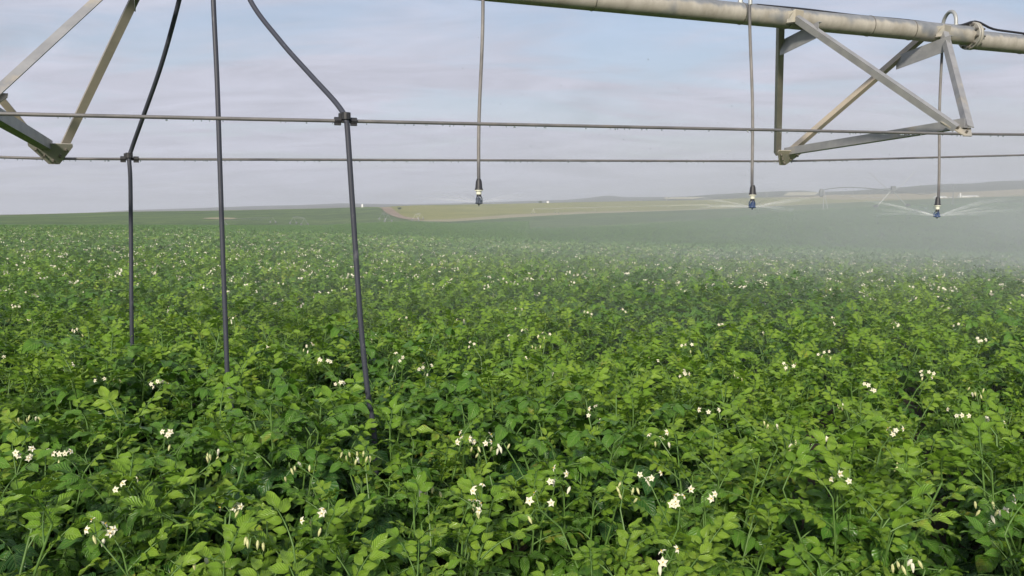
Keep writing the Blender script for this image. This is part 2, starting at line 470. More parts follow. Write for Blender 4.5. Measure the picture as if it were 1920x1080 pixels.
def build_ground():
    az = list(np.unique(np.round(np.concatenate([
        np.arctan((np.arange(-60, 1990, 10) - 960) / HK), np.linspace(-AZL, -0.60, 10), np.linspace(0.60, AZL, 10)]), 5)))
    back = [AZL + (2 * PI - 2 * AZL) * i / 28 for i in range(1, 28)]
    cols = [(a, a) for a in az] + [(a, (AZL - 2 * AZL * (i + 1) / 28)) for i, a in enumerate(back)]
    V, Fc, M = [], [], []
    nk = None
    for a, src in cols:
        ks = knots(960 + HK * math.tan(src))
        nk = len(ks)
        c = math.cos(src)
        for D, z, mt in ks:
            r = D / c
            V.append((math.sin(a) * r, math.cos(a) * r, z))
    mats_of = [q[2] for q in knots(960)]
    nc = len(cols)
    for i in range(nc):
        j = (i + 1) % nc
        for k in range(nk - 1):
            if k == 0: Fc.append((i * nk, i * nk + 1, j * nk + 1))
            else: Fc.append((i * nk + k, i * nk + k + 1, j * nk + k + 1, j * nk + k))
            M.append(mats_of[k + 1])
    me = bpy.data.meshes.new('ground')
    me.from_pydata(V, [], Fc)
    for nme in ('soil', 'far_crop', 'verge', 'olive_crop', 'stubble', 'hill_scrub', 'mountain'): me.materials.append(MATS[nme])
    me.polygons.foreach_set('material_index', M)
    me.shade_smooth(); me.update()
    o = bpy.data.objects.new('ground', me); COL.objects.link(o)
    tag(o, 'rolling farmland of green, olive and tan fields running to hazy hills', 'ground', kind='structure')
    return max(v[2] for v in V), min(v[2] for v in V)
ZMAX, ZMIN = build_ground()

def drape(name, rows, mat, lift, label, cat):
    """a sheet lying on the ground; rows = lists of pixel points, equal length"""
    mb = MB(); n = len(rows[0]); vs = []
    for r in rows:
        for (x, y) in r:
            p = hit(x, y); p.z = gz(p.x, p.y) + lift; vs.append(p)
    mb.add(vs, [(i * n + j, i * n + j + 1, (i + 1) * n + j + 1, (i + 1) * n + j) for i in range(len(rows) - 1) for j in range(n - 1)])
    return tag(mb.build(name, MATS[mat], smooth=True), label, cat, kind='structure')

def span(xl, xr, y, n): return [(xl + (xr - xl) * i / n, y) for i in range(n + 1)]
trk = [(389.0, 715, 733), (391.5, 715.5, 736), (394, 718, 739), (397, 721, 743), (400, 725, 747), (403, 731, 751), (406, 738, 757), (408.5, 745, 768), (410.5, 754, 785), (412, 764, 800)]
drape('dirt_track', [span(a, b_, y, 4) for y, a, b_ in trk], 'track_soil', 0.25, 'reddish brown dirt track between the green and the olive field', 'track')
random.seed(5)
bare = [(408.6, 396, 424), (409.4, 384, 440), (410.3, 378, 446), (411.2, 392, 436), (411.8, 402, 422)]
drape('bare_patch', [span(a, b_, y, 6) for y, a, b_ in bare], 'verge', 0.25, 'pale bare strip of soil on the green hillside', 'soil')
drape('cream_field', [span(1250 - (y - 376) * -1.0, 1326 - (y - 370) * 6, y, 8) for y in (370.6, 371.8, 373.0, 374.2)], 'cream_field', 3.0, 'small pale cream field at the foot of the hazy hills', 'field')
drape('cream_field', [span(1472 + (365 - y) * 2 if y < 365 else 1470, 1530 + (y - 366) * -1.5, y, 8) for y in (361.2, 363.5, 366.0, 368.4)], 'cream_field', 3.0, 'rounded pale cream field on the dark hillside', 'field')

# ------------------------------------------------------------------ potato plants
def leaflet(L, Wd, ns, ncx, droop, fold, rng):
    vs, uv, fs = [], [], []
    cs = [(-1 + 2 * j / ncx) for j in range(ncx + 1)]
    wav = rng.uniform(0, 6.28); tw = rng.uniform(-0.45, 0.45)
    for i in range(ns + 1):
        s = i / ns
        w = Wd / 2 * (max(0.0, math.sin(PI * min(1.0, (s * 0.97 + 0.03)) ** 0.78)) ** 0.85)
        if i == ns: w = Wd * 0.02
        for c in cs:
            x = c * w
            z = fold * abs(c) ** 1.4 * w - droop * L * s ** 1.8 + 0.055 * L * math.sin(wav + s * 10 + c * 2.2) * abs(c) ** 0.7 + 0.012 * L * math.sin(wav * 3 + s * 23 + c * 7) + tw * x * s
            vs.append((x * (1 - 0.12 * fold), s * L * (1 - 0.25 * droop * s), z)); uv.append((0.5 + c * 0.5, s))
    k = ncx + 1
    for i in range(ns):
        for j in range(ncx):
            fs.append((i * k + j, i * k + j + 1, (i + 1) * k + j + 1, (i + 1) * k + j))
    return np.array(vs), fs, uv

class LeafB:
    def __init__(self): self.v, self.f, self.uv, self.m = [], [], [], []
    def add(self, v, f, uv, mi=0, M=None):
        v = np.asarray(v, float)
        if M is not None:
            A = np.array(M); v = v @ A[:3, :3].T + A[:3, 3]
        b = sum(len(q) for q in self.v)
        self.v.append(v)
        for q in f:
            self.f.append(tuple(b + i for i in q)); self.uv.append([uv[i] for i in q]); self.m.append(mi)
    def mesh(self, name, mats):
        me = bpy.data.meshes.new(name)
        me.from_pydata(np.concatenate(self.v).tolist(), [], self.f)
        u = me.uv_layers.new(name='UVMap')
        u.data.foreach_set('uv', [c for q in self.uv for p in q for c in p])
        for mm in mats: me.materials.append(MATS[mm])
        if len(mats) > 1: me.polygons.foreach_set('material_index', self.m)
        me.shade_smooth(); me.update()
        return me

def frame(p, t, up):
    t = t.normalized(); s = t.cross(up)
    if s.length < 1e-4: s = Vector((1, 0, 0))
    s.normalize(); nrm = s.cross(t).normalized()
    return Matrix(((s.x, t.x, nrm.x, p.x), (s.y, t.y, nrm.y, p.y), (s.z, t.z, nrm.z, p.z), (0, 0, 0, 1)))

def compound_leaf(kind, rng, lod=0):
    """petiole along +Y, upper face +Z; returns list of (verts, faces, uv, matslot) — slot 0 blade, 1 stem"""
    out = []
    if kind == 'young': Lt, ll, wr, curl, a0, pairs, dr, fo = 0.128, 0.057, 0.56, 0.45, 0.15, 3, 0.16, 0.36
    elif kind == 'mature': Lt, ll, wr, curl, a0, pairs, dr, fo = 0.165, 0.075, 0.64, 0.95, 0.25, 3, 0.34, 0.20
    else: Lt, ll, wr, curl, a0, pairs, dr, fo = 0.185, 0.084, 0.68, 1.15, 0.25, 3, 0.38, 0.14
    ll *= rng.uniform(0.88, 1.12); curl *= rng.uniform(0.6, 1.3)
    n = 6; pts = [Vector((0, 0, 0))]; tg = []
    sway = rng.uniform(-0.25, 0.25)
    for i in range(n):
        a = a0 - curl * (i / n)
        d = Vector((math.sin(sway * i / n), math.cos(a), math.sin(a))); d.normalize()
        tg.append(d); pts.append(pts[-1] + d * Lt / n)
    tg.append(tg[-1])
    def at(s):
        q = s * n; i = min(n - 1, int(q)); return pts[i].lerp(pts[i + 1], q - i), tg[i]
    def put(s, ang, size, side):
        p, t = at(s)
        base = frame(p, t, Vector((0, 0, 1)))
        R = base @ Matrix.Rotation(-ang, 4, 'Z') @ Matrix.Rotation(rng.uniform(-0.35, 0.35) - 0.12, 4, 'X') @ Matrix.Rotation(rng.uniform(-0.35, 0.35) + side * 0.18, 4, 'Y')
        R = R @ Matrix.Translation((0, 0.006, 0))
        if lod == 0: v, f, uv = leaflet(size, size * wr, 7, 4, dr * rng.uniform(0.3, 1.8), fo, rng)
        elif lod == 1: v, f, uv = leaflet(size, size * wr, 3, 2, dr * rng.uniform(0.3, 1.8), fo, rng)
        else: v, f, uv = leaflet(size * 1.15, size * wr * 1.1, 2, 1, dr * rng.uniform(0.3, 1.6), fo, rng)
        A = np.array(R); out.append((v @ A[:3, :3].T + A[:3, 3], f, uv, 0))
    put(1.0, rng.uniform(-0.15, 0.15), ll * 1.18, 0)
    ss = np.linspace(0.86, 0.36, pairs)
    for i, s in enumerate(ss):
        sz = ll * (1.0 - 0.16 * i)
        for side in (-1, 1):
            if lod == 2 and i == pairs - 1: continue
            put(s + rng.uniform(-0.03, 0.03), side * rng.uniform(0.85, 1.25), sz * rng.uniform(0.88, 1.1), side)
        if lod == 0 and i < pairs - 1:
            for side in (-1, 1): put(s - 0.10, side * 1.3, ll * 0.26, side)
    if lod < 2:
        mb = MB(); mb.tube([tuple(p) for p in pts], list(np.linspace(0.0030, 0.0014, len(pts))), 4 if lod == 0 else 3, cap=False)
        out.append((np.array(mb.v), mb.f, [(0.5, 0.5)] * len(mb.v), 1))
    return out

LEAF_MESH = {k: [] for k in ('young', 'mature', 'old')}
for kind, cnt in (('young', 8), ('mature', 10), ('old', 7)):
    for i in range(cnt):
        lb = LeafB()
        for v, f, uv, mi in compound_leaf(kind, random, 0): lb.add(v, f, uv, mi)
        LEAF_MESH[kind].append(lb.mesh('leaf_' + kind, ['leaf_' + kind, 'stem']))

def stem_curve(rng):
    H = rng.uniform(0.54, 0.71); lean = rng.uniform(0.05, 0.46); bend = rng.uniform(-0.25, 0.35)
    n = 7; pts = [Vector((0, 0, 0))]
    for i in range(n):
        a = lean + bend * (0.5 - i / n)
        pts.append(pts[-1] + Vector((math.sin(a), rng.uniform(-0.05, 0.05), math.cos(a))) * (H / n))
    nodes = []
    golden = rng.uniform(0, 6.28)
    nl = rng.choice((9, 10, 10))
    for i in range(nl):
        s = 0.26 + 0.74 * i / (nl - 1)
        q = s * n; k = min(n - 1, int(q - 1e-6)); p = pts[k].lerp(pts[k + 1], q - k)
        golden += 2.4 + rng.uniform(-0.35, 0.35)
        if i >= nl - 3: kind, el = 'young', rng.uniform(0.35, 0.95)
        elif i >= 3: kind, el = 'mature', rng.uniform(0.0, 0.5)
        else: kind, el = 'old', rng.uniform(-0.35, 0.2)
        nodes.append((p, golden, el, kind))
    return pts, nodes

def stem_geo(pts, lod=0):
    mb = MB(); mb.tube([tuple(p) for p in pts], list(np.linspace(0.0068, 0.0030, len(pts))), 6 if lod == 0 else 3, cap=False)
    return mb

STEMS = []
for i in range(14):
    pts, nodes = stem_curve(random)
    mb = stem_geo(pts)
    me = bpy.data.meshes.new('stem'); me.from_pydata(mb.v, [], mb.f); me.materials.append(MATS['stem']); me.shade_smooth(); me.update()
    STEMS.append((me, pts, nodes))

def star_flower(R, lod=0):
    """white five-pointed corolla facing +Z with a yellow cone"""
    vs, fs, m = [(0, 0, -0.1 * R)], [], []
    k = 10
    for i in range(k):
        a = 2 * PI * i / k; r = R if i % 2 == 0 else R * 0.56
        vs.append((math.cos(a) * r, math.sin(a) * r, (-0.22 if i % 2 == 0 else 0.06) * R))
    for i in range(k): fs.append((0, 1 + i, 1 + (i + 1) % k)); m.append(0)
    if lod == 0:
        b0 = len(vs); cn_ = 6
        for i in range(cn_):
            a = 2 * PI * i / cn_; vs.append((math.cos(a) * R * 0.15, math.sin(a) * R * 0.15, -0.05 * R))
        vs.append((0, 0, R * 0.48))
        for i in range(cn_): fs.append((b0 + i, b0 + (i + 1) % cn_, b0 + cn_)); m.append(1)
    return vs, fs, m
def mk_mesh(name, vs, fs, m, mats):
    me = bpy.data.meshes.new(name); me.from_pydata(vs, [], fs)
    for q in mats: me.materials.append(MATS[q])
    me.polygons.foreach_set('material_index', m); me.update(); return me
FLOWER = mk_mesh('flower', *star_flower(0.0148), ['petal', 'anther'])
mb = MB(); mb.lathe((0, 0, 0), [(0.001, 0.012), (0.0042, 0.006), (0.0048, -0.002), (0.0032, -0.010), (0.0008, -0.016)], n=7)
BUD = mk_mesh('bud', mb.v, mb.f, [0] * len(mb.f), ['bud'])
mb = MB(); mb.lathe((0, 0, 0), [(0.001, 0.010), (0.0050, 0.004), (0.0058, -0.004), (0.0040, -0.012), (0.0010, -0.020)], n=7)
BUD2 = mk_mesh('bud', mb.v, mb.f, [0] * len(mb.f), ['petal'])

def new_obj(name, me, parent, M=None):
    o = bpy.data.objects.new(name, me); COL.objects.link(o); o.parent = parent
    if M is not None: o.matrix_local = M
    return o

def flower_cluster(parent, base, top, nf, nb, rng):
    """a forked stalk with open flowers and drooping buds; base/top in plant space"""
    mb = MB()
    base, top = Vector(base), Vector(top)
    mid = base.lerp(top, 0.55) + Vector((rng.uniform(-0.02, 0.02), rng.uniform(-0.02, 0.02), 0.02))
    mb.tube([base, mid, top], [0.0032, 0.0026, 0.0022], 5, cap=False)
    spots = []
    for i in range(nf + nb):
        a = rng.uniform(0, 6.28); r = rng.uniform(0.015, 0.06); fl = i < nf
        h = rng.uniform(0.0, 0.045) if fl else rng.uniform(-0.035, 0.01)
        e = top + Vector((math.cos(a) * r, math.sin(a) * r, h))
        m_ = top.lerp(e, 0.55) + Vector((0, 0, 0.012))
        mb.tube([top, m_, e], [0.0016, 0.0013, 0.0011], 4, cap=False)
        spots.append((e, a, fl))
    st = mb.build('flower_stalk', MATS['stem'], parent)
    for e, a, fl in spots:
        if fl:
            up = Vector((math.cos(a) * 0.9 + rng.uniform(-.4, .4), math.sin(a) * 0.9 - 0.75 + rng.uniform(-.3, .3), rng.uniform(0.1, 0.9)))
            M = Matrix.Translation(e) @ up.to_track_quat('Z', 'Y').to_matrix().to_4x4() @ Matrix.Rotation(rng.uniform(0, 6), 4, 'Z') @ Matrix.Scale(rng.uniform(0.85, 1.15), 4)
            new_obj('flower', FLOWER, st, M)
        else:
            M = Matrix.Translation(e + Vector((0, 0, -0.008))) @ Euler((rng.uniform(-.5, .5), rng.uniform(-.5, .5), 0)).to_matrix().to_4x4()
            new_obj('bud', BUD if rng.random() < 0.78 else BUD2, st, M)
    return st

# planting grid: rows run away from the camera, turned a little
ROW_A = math.radians(24); RU = Vector((math.sin(ROW_A), math.cos(ROW_A))); RV = Vector((math.cos(ROW_A), -math.sin(ROW_A)))
def in_view(X, Y, m=0.0):
    if Y < 1.3: return False
    return abs(X) < 0.6275 * Y + 0.25 + m
def px_of(X, Y): return 960 + HK * X / max(Y, 0.1)
random.seed(23)
spots = []
for i in range(-150, 151):
    for j in range(-40, 330):
        v = i * 0.62; u = j * 0.40 + (i % 2) * 0.2
        if u * u + v * v > 105 ** 2: continue
        X = RU.x * u + RV.x * v; Y = RU.y * u + RV.y * v
        X += random.gauss(0, 0.07); Y += random.gauss(0, 0.08)
        d = math.hypot(X, Y)
        if Y < 1.3 and d < 1.45: continue
        if d > 12 and Y < 0: continue
        if abs(X) > 0.92 * abs(Y) + 5: continue
        if Y > Dc(px_of(X, Y)) + 6: continue
        spots.append((X, Y, d))
spots.sort(key=lambda s: s[2])
near = [s for s in spots if in_view(s[0], s[1])][:300]
near_set = set(near)
rest = [s for s in spots if s not in near_set]
R_NEAR = near[-1][2]

HOSE_FEET = []   # filled below by the pivot geometry (needed for labels)
FLOWER_PX = [(40, 858), (118, 845), (237, 915), (432, 955), (585, 972), (182, 1003), (300, 725), (310, 822), (192, 710), (122, 690), (500, 658), (580, 652), (745, 672), (632, 718), (605, 680), (890, 650), (873, 826), (905, 832), (875, 950), (903, 935), (1012, 950), (1042, 897), (1217, 898), (1275, 945), (1320, 925), (1258, 1043), (1118, 775), (1035, 705), (1222, 675), (1238, 820), (1330, 768), (1547, 835), (1590, 900), (1670, 812), (1800, 775), (1862, 788), (1890, 950), (1632, 728), (1740, 705), (795, 690), (1000, 680), (960, 636), (985, 620), (1020, 630), (1430, 625), (1550, 665), (1480, 690), (1280, 705), (1800, 612), (1840, 640), (1680, 610), (150, 620), (65, 600), (320, 580), (520, 568), (700, 632), (975, 582), (1100, 588), (1165, 582), (560, 575), (440, 600), (8, 665), (1290, 650), (1350, 610), (30, 575), (1560, 600), (760, 600), (860, 605)]
BUD_PX = [(685, 840), (650, 835), (800, 900), (470, 990), (400, 1030), (1580, 740), (1710, 860), (1700, 1030), (1450, 780), (1170, 900), (60, 770), (205, 700), (1830, 720), (945, 820), (1375, 690), (560, 860), (400, 830), (1010, 640), (1850, 930), (1500, 820)]
clusters = {}
def assign(px, py, kind):
    # canopy top with flowers held a little above it
    k = slope_of_row(py); Y = (0.755 - EYE) / k
    for _ in range(4):
        p = pix_at_depth(px, py, Y); Y = (gz(p.x, p.y) + 0.755 - EYE) / k
    p = pix_at_depth(px, py, Y)
    bi = min(range(len(near)), key=lambda i: (near[i][0] - p.x) ** 2 + (near[i][1] - p.y) ** 2)
    if (near[bi][0] - p.x) ** 2 + (near[bi][1] - p.y) ** 2 < 0.5: clusters.setdefault(bi, []).append((p, kind))
for q in FLOWER_PX: assign(*q, 'flower')
for q in BUD_PX: assign(*q, 'bud')

def canopy_scale(X, Y):
    lush = sum(h * math.exp(-((X - x_) ** 2 + (Y - y_) ** 2) / 0.22) for x_, y_, h in ((-2.48, 5.30, 0.30), (-1.55, 4.45, 0.0), (-0.70, 3.95, 0.26)))
    return 1.0 + lush + 0.10 * math.sin(X * 1.9 + 0.7) * math.sin(Y * 1.6 + 0.3) + 0.05 * math.sin(X * 4.3 + Y * 3.1)

random.seed(31)
PLANT_ROOTS = []; PLANT_INFO = []
for pi_, (X, Y, d) in enumerate(near):
    z0 = gz(X, Y)
    s = canopy_scale(X, Y) * random.uniform(0.85, 1.12)
    root = empty('potato_plant', (X, Y, z0))
    root.rotation_euler = (0, 0, 0)
    PLANT_ROOTS.append(root)
    nst = 8 if d < 6 else 6
    patch_ = math.sin(X * 0.9 + 2.6) * math.cos(Y * 0.7 - 0.6) + random.uniform(-0.7, 0.7)
    tone = 'pale' if patch_ > 0.35 else ('dark' if patch_ < -0.55 else 'mid')
    shift = {'pale': {'old': 'mature', 'mature': 'young'}, 'mid': {}, 'dark': {'young': 'mature', 'mature': 'old'}}[tone]
    a0 = random.uniform(0, 6.28)
    for k in range(nst):
        me, pts, nodes = random.choice(STEMS)
        ang = a0 + 2 * PI * k / nst + random.uniform(-0.4, 0.4)
        S = s * random.uniform(0.88, 1.08)
        MS = Matrix.Translation((math.cos(ang) * 0.03, math.sin(ang) * 0.03, 0)) @ Matrix.Rotation(ang, 4, 'Z') @ Matrix.Scale(S, 4)
        st = new_obj('stem', me, root, MS)
        for (p, az, el, kind) in nodes:
            if p.z < 0.22 and d > 5: continue
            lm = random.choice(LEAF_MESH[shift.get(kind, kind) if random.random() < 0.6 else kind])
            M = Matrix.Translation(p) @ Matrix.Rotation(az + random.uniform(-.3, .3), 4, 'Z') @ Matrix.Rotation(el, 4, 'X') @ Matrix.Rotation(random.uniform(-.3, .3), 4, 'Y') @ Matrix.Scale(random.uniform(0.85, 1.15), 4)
            new_obj('leaf', lm, st, M)
    nfl = nbd = 0
    for (p, kind) in clusters.get(pi_, []):
        top = Vector((p.x - X, p.y - Y, p.z - z0 - 0.01))
        base = Vector((top.x * 0.6, top.y * 0.6, max(0.40, top.z - 0.20)))
        if kind == 'flower':
            nopen = random.choice((3, 3, 4, 4, 5, 6)); flower_cluster(root, base, top, nopen, random.choice((0, 1, 2)), random); nfl += 1
        else:
            flower_cluster(root, base, top - Vector((0, 0, 0.02)), 0, random.choice((4, 5, 6)), random); nbd += 1
    look = {'pale': 'pale yellow-green', 'mid': 'mid-green', 'dark': 'dark green'}[tone]
    size = 'tall ' if s > 1.07 else ('low ' if s < 0.93 else '')
    if nfl >= 2: bl = 'bearing two or more clusters of white star flowers'
    elif nfl == 1 and nbd: bl = 'with one white flower cluster and a spray of pale buds'
    elif nfl == 1: bl = 'bearing one cluster of %s white star flowers' % {3: 'three', 4: 'four', 5: 'five', 6: 'six'}[nopen]
    elif nbd: bl = 'with drooping pale buds but no open flower'
    else: bl = 'without flowers in the front of the crop'
    lab = '%s%s potato plant %s' % (size, look, bl)
    PLANT_INFO.append((X, Y, root, size + look))
    tag(root, lab, 'potato plant', 'potato plants in the front of the crop')

words = {3: 'three', 4: 'four', 5: 'five', 6: 'six'}
for (x_, y_, root, look) in PLANT_INFO:
    if 'without flowers' not in root['label']: continue
    best = None
    for (x2, y2, r2, l2) in PLANT_INFO:
        if 'without' in r2['label'] or 'no open' in r2['label']: continue
        d2 = (x2 - x_) ** 2 + (y2 - y_) ** 2
        if d2 < 0.62 ** 2 and (best is None or d2 < best[0]): best = (d2, r2['label'])
    if best:
        nb_ = best[1]; w_ = [w for w in words.values() if w + ' white' in nb_]
        root['label'] = '%s potato plant without flowers beside one bearing %s' % (look, (w_[0] + ' white flowers') if w_ else 'several white flowers')
# the rest of the crop: one object, plants instanced on points
def merged_plant(name, lod, flowers, rng, dark=False):
    lb = LeafB()
    slots = ['leaf_young', 'leaf_mature', 'leaf_old', 'stem', 'petal', 'anther']
    si = {'young': 1, 'mature': 2, 'old': 2} if dark else {'young': 0, 'mature': 1, 'old': 2}
    nst = 6 if lod == 1 else 4
    a0 = rng.uniform(0, 6)
    tops = []
    for k in range(nst):
        me, pts, nodes = rng.choice(STEMS)
        ang = a0 + 2 * PI * k / nst + rng.uniform(-.4, .4)
        MS = Matrix.Rotation(ang, 4, 'Z') @ Matrix.Scale(rng.uniform(0.88, 1.1), 4)
        if lod == 1:
            g = stem_geo(pts, 1); lb.add(g.v, g.f, [(0.5, 0.5)] * len(g.v), 3, MS)
        tops.append(MS @ pts[-1])
        for (p, az, el, kind) in nodes:
            if p.z < (0.28 if lod == 1 else 0.33): continue
            M = MS @ Matrix.Translation(p) @ Matrix.Rotation(az, 4, 'Z') @ Matrix.Rotation(el, 4, 'X') @ Matrix.Rotation(rng.uniform(-.3, .3), 4, 'Y') @ Matrix.Scale(rng.uniform(0.9, 1.2), 4)
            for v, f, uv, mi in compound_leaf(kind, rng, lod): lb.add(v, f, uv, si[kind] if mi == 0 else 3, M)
    for c in range(flowers):
        t = rng.choice(tops) + Vector((rng.uniform(-.08, .08), rng.uniform(-.08, .08), rng.uniform(0.06, 0.13)))
        for q in range(rng.choice((3, 4, 5, 6)) if lod == 1 else rng.choice((3, 4, 5))):
            e = t + Vector((rng.uniform(-.055, .055), rng.uniform(-.055, .055), rng.uniform(-.02, .03)))
            vs, fs, mm = star_flower(0.0165 if lod == 1 else 0.018, 0 if lod == 1 else 1)
            up = Vector((rng.uniform(-1, 1), rng.uniform(-1, 1), rng.uniform(0.1, 0.9)))
            M = Matrix.Translation(e) @ up.to_track_quat('Z', 'Y').to_matrix().to_4x4()
            lb.add(vs, [f for f in fs], [(0.5, 0.5)] * len(vs), 4, M)
    me = lb.mesh(name, slots)
    return bpy.data.objects.new(name, me)

crop_col = bpy.data.collections.new('crop_plants')
random.seed(77)
NV1, NV2 = 8, 8
for i in range(NV1): crop_col.objects.link(merged_plant('a_plant_%02d' % i, 1, 0 if i < 5 else (1 if i < 7 else 2), random, i in (1, 3, 6)))
for i in range(NV2): crop_col.objects.link(merged_plant('b_plant_%02d' % i, 2, 0 if i < 5 else (1 if i < 7 else 3), random, i not in (0, 5)))
for i in range(4): crop_col.objects.link(merged_plant('c_plant_%02d' % i, 2, 0, random, True))
P, ROT, SCL, IDX = [], [], [], []
for (X, Y, d) in rest:
    far = d > 26
    if far and random.random() < 0.12: continue
    # flowering comes in drifts
    drift = 0.5 + 0.5 * math.sin(X * 0.21 + 1.3) * math.sin(Y * 0.17 + 0.4) + random.uniform(-0.3, 0.3)
    fl = drift > 0.12
    i = random.choice((5, 6, 7)) if (fl and random.random() < (0.64 if far else 0.78)) else random.randrange(5)
    P.append((X, Y, gz(X, Y))); ROT.append((random.uniform(-.06, .06), random.uniform(-.06, .06), random.uniform(0, 6.28)))
    SCL.append(canopy_scale(X, Y) * random.uniform(0.9, 1.12) * (1.08 if far else 1.0)); IDX.append(i + (NV1 if far else 0))
for q in range(26000):
    Y = math.sqrt(random.uniform(44.0 ** 2, 210.0 ** 2)); X = random.uniform(-0.12, 0.68) * Y
    if Y < Dc(px_of(X, Y)) + 5: continue
    if random.random() > (px_of(X, Y) - 760) / 600: continue
    P.append((X, Y, gz(X, Y) - 0.12)); ROT.append((0, 0, random.uniform(0, 6.28))); SCL.append(random.uniform(1.0, 1.5)); IDX.append(NV1 + NV2 + random.randrange(4))
for q in range(24000):                       # the same crop on the green hill beyond the dip
    Y = math.sqrt(random.uniform(110.0 ** 2, 340.0 ** 2)); X = random.uniform(-0.68, 0.02) * Y
    P.append((X, Y, gz(X, Y) - 0.25)); ROT.append((0, 0, random.uniform(0, 6.28))); SCL.append(random.uniform(1.2, 1.9)); IDX.append(NV1 + NV2 + random.randrange(4))
me = bpy.data.meshes.new('potato_crop'); me.from_pydata(P, [], [])
at = me.attributes.new('rot', 'FLOAT_VECTOR', 'POINT'); at.data.foreach_set('vector', [c for r in ROT for c in r])
at = me.attributes.new('scl', 'FLOAT', 'POINT'); at.data.foreach_set('value', SCL)
at = me.attributes.new('idx', 'INT', 'POINT'); at.data.foreach_set('value', IDX)
crop = bpy.data.objects.new('potato_crop', me); COL.objects.link(crop)
ng = bpy.data.node_groups.new('crop_scatter', 'GeometryNodeTree')
ng.interface.new_socket('Geometry', in_out='INPUT', socket_type='NodeSocketGeometry')
ng.interface.new_socket('Geometry', in_out='OUTPUT', socket_type='NodeSocketGeometry')
gi = ng.nodes.new('NodeGroupInput'); go = ng.nodes.new('NodeGroupOutput')
ci = ng.nodes.new('GeometryNodeCollectionInfo'); ci.inputs['Collection'].default_value = crop_col
ci.inputs['Separate Children'].default_value = True; ci.inputs['Reset Children'].default_value = True
iop = ng.nodes.new('GeometryNodeInstanceOnPoints'); iop.inputs['Pick Instance'].default_value = True
def named(nm, dt):
    q = ng.nodes.new('GeometryNodeInputNamedAttribute'); q.data_type = dt; q.inputs['Name'].default_value = nm
    return q.outputs[0]
ng.links.new(gi.outputs[0], iop.inputs['Points']); ng.links.new(ci.outputs[0], iop.inputs['Instance'])
ng.links.new(named('idx', 'INT'), iop.inputs['Instance Index'])
e2r = ng.nodes.new('FunctionNodeEulerToRotation'); ng.links.new(named('rot', 'FLOAT_VECTOR'), e2r.inputs[0]); ng.links.new(e2r.outputs[0], iop.inputs['Rotation'])
ng.links.new(named('scl', 'FLOAT'), iop.inputs['Scale']); ng.links.new(iop.outputs[0], go.inputs[0])
md = crop.modifiers.new('scatter', 'NODES'); md.node_group = ng
tag(crop, 'dense flowering potato crop stretching away to the brow of the field', 'crop', kind='stuff')
print('near plants', len(near), 'to', round(R_NEAR, 1), 'm; crop instances', len(P))

# ------------------------------------------------------------------ the irrigation pivot overhead
TH = 0.3416; TC, TS = math.cos(TH), math.sin(TH)
X0, Y0, WID, SPC, SPAN_L, T_R = 2.6146, 6.42, 1.8719, 1.417, 5.7464, 0.1181
AX = Vector((TC, TS, 0)); CR = Vector((-TS, TC, 0)); UPV = Vector((0, 0, 1))
def zpipe(t):
    z = EYE + 1.437 - 0.005 * t
    return z
_zn = tab([(-21, 3.0), (-17.12, 2.50), (-11.37, 2.19), (-5.63, EYE + .5483 - .0174 * 5.63), (0.118, EYE + .5504), (5.86, EYE + .70), (11.6, EYE + .95), (16, 3.0)])
_zf = tab([(-21, 3.0), (-17.12, 2.45), (-11.37, 2.14), (-5.63, EYE + .4826 - .0193 * 5.63), (0.118, EYE + .4849), (5.86, EYE + .735), (11.6, EYE + .98), (16, 3.0)])
_wd = tab([(-21, 0.10), (-17.12, WID * .8), (-11.37, WID), (11.6, WID), (16, 0.10)])
def pv(t, w, z): return Vector((X0, Y0, 0)) + AX * t + CR * w + UPV * z
T_A, T_B = -22.0, 17.0
mid = pv(-2.5, 0, 0); mid.z = gz(mid.x, mid.y)
pivot = empty('irrigation_pivot_span', mid)
tag(pivot, 'galvanised irrigation span of stained pipe, braces and truss rods above the crop', 'irrigation pivot')
def up_(o):        # parent to the pivot keeping world coordinates
    o.parent = pivot; o.matrix_parent_inverse = Matrix.Translation(-mid); return o
PIPE_R = 0.075
TFL = 1.05 + 0.135                                   # the flange in view
joints = [TFL + SPAN_L * k for k in range(-4, 3)]
edges = [T_A] + [q for q in joints if T_A + 1 < q < T_B - 1] + [T_B]
RM = Matrix((AX, CR, UPV)).transposed()              # columns: along, across, up
pipes = []
def local_pipe(a):                                    # pipe section with its own axis along local X
    M = RM.to_4x4(); M.translation = pv(a, 0, zpipe(a)); return M
for a, b_ in zip(edges[:-1], edges[1:]):
    L = b_ - a - 0.024; mb = MB()
    mb.tube([(0.012 + L * q / 12, 0, 0) for q in range(13)], PIPE_R, 28)
    o_ = mb.build('water_pipe', MATS['pipe_metal'], smooth=True); o_.matrix_world = local_pipe(a)
    o_.parent = pivot; o_.matrix_parent_inverse = Matrix.Translation(-mid)
    pipes.append((a, b_, o_))
def sub(o_, parent):                                  # sub-part built in the parent's local space
    o_.parent = parent; return o_
for i, (a, b_, po) in enumerate(pipes[:-1]):
    L = b_ - a
    for k, off in enumerate((-0.013, 0.013)):
        mb = MB(); mb.lathe((L + off - 0.011, 0, 0), [(PIPE_R - .004, 0), (0.106, 0), (0.110, 0.004), (0.110, 0.018), (0.106, 0.022), (PIPE_R - .004, 0.022)], (1, 0, 0), 28)
        sub(mb.build('flange', MATS['plate_metal'], smooth=True), po)
    for k in range(10):
        an = 2 * PI * (k + 0.3) / 10
        mb = MB(); mb.lathe((L - 0.046, math.cos(an) * 0.094, math.sin(an) * 0.094), [(0.009, 0), (0.009, 0.095)], (1, 0, 0), 6)
        sub(mb.build('bolt', MATS['bolt_metal']), po)
def pipe_at(t):
    for a, b_, po in pipes:
        if a <= t < b_: return a, po
    return pipes[-1][0], pipes[-1][2]
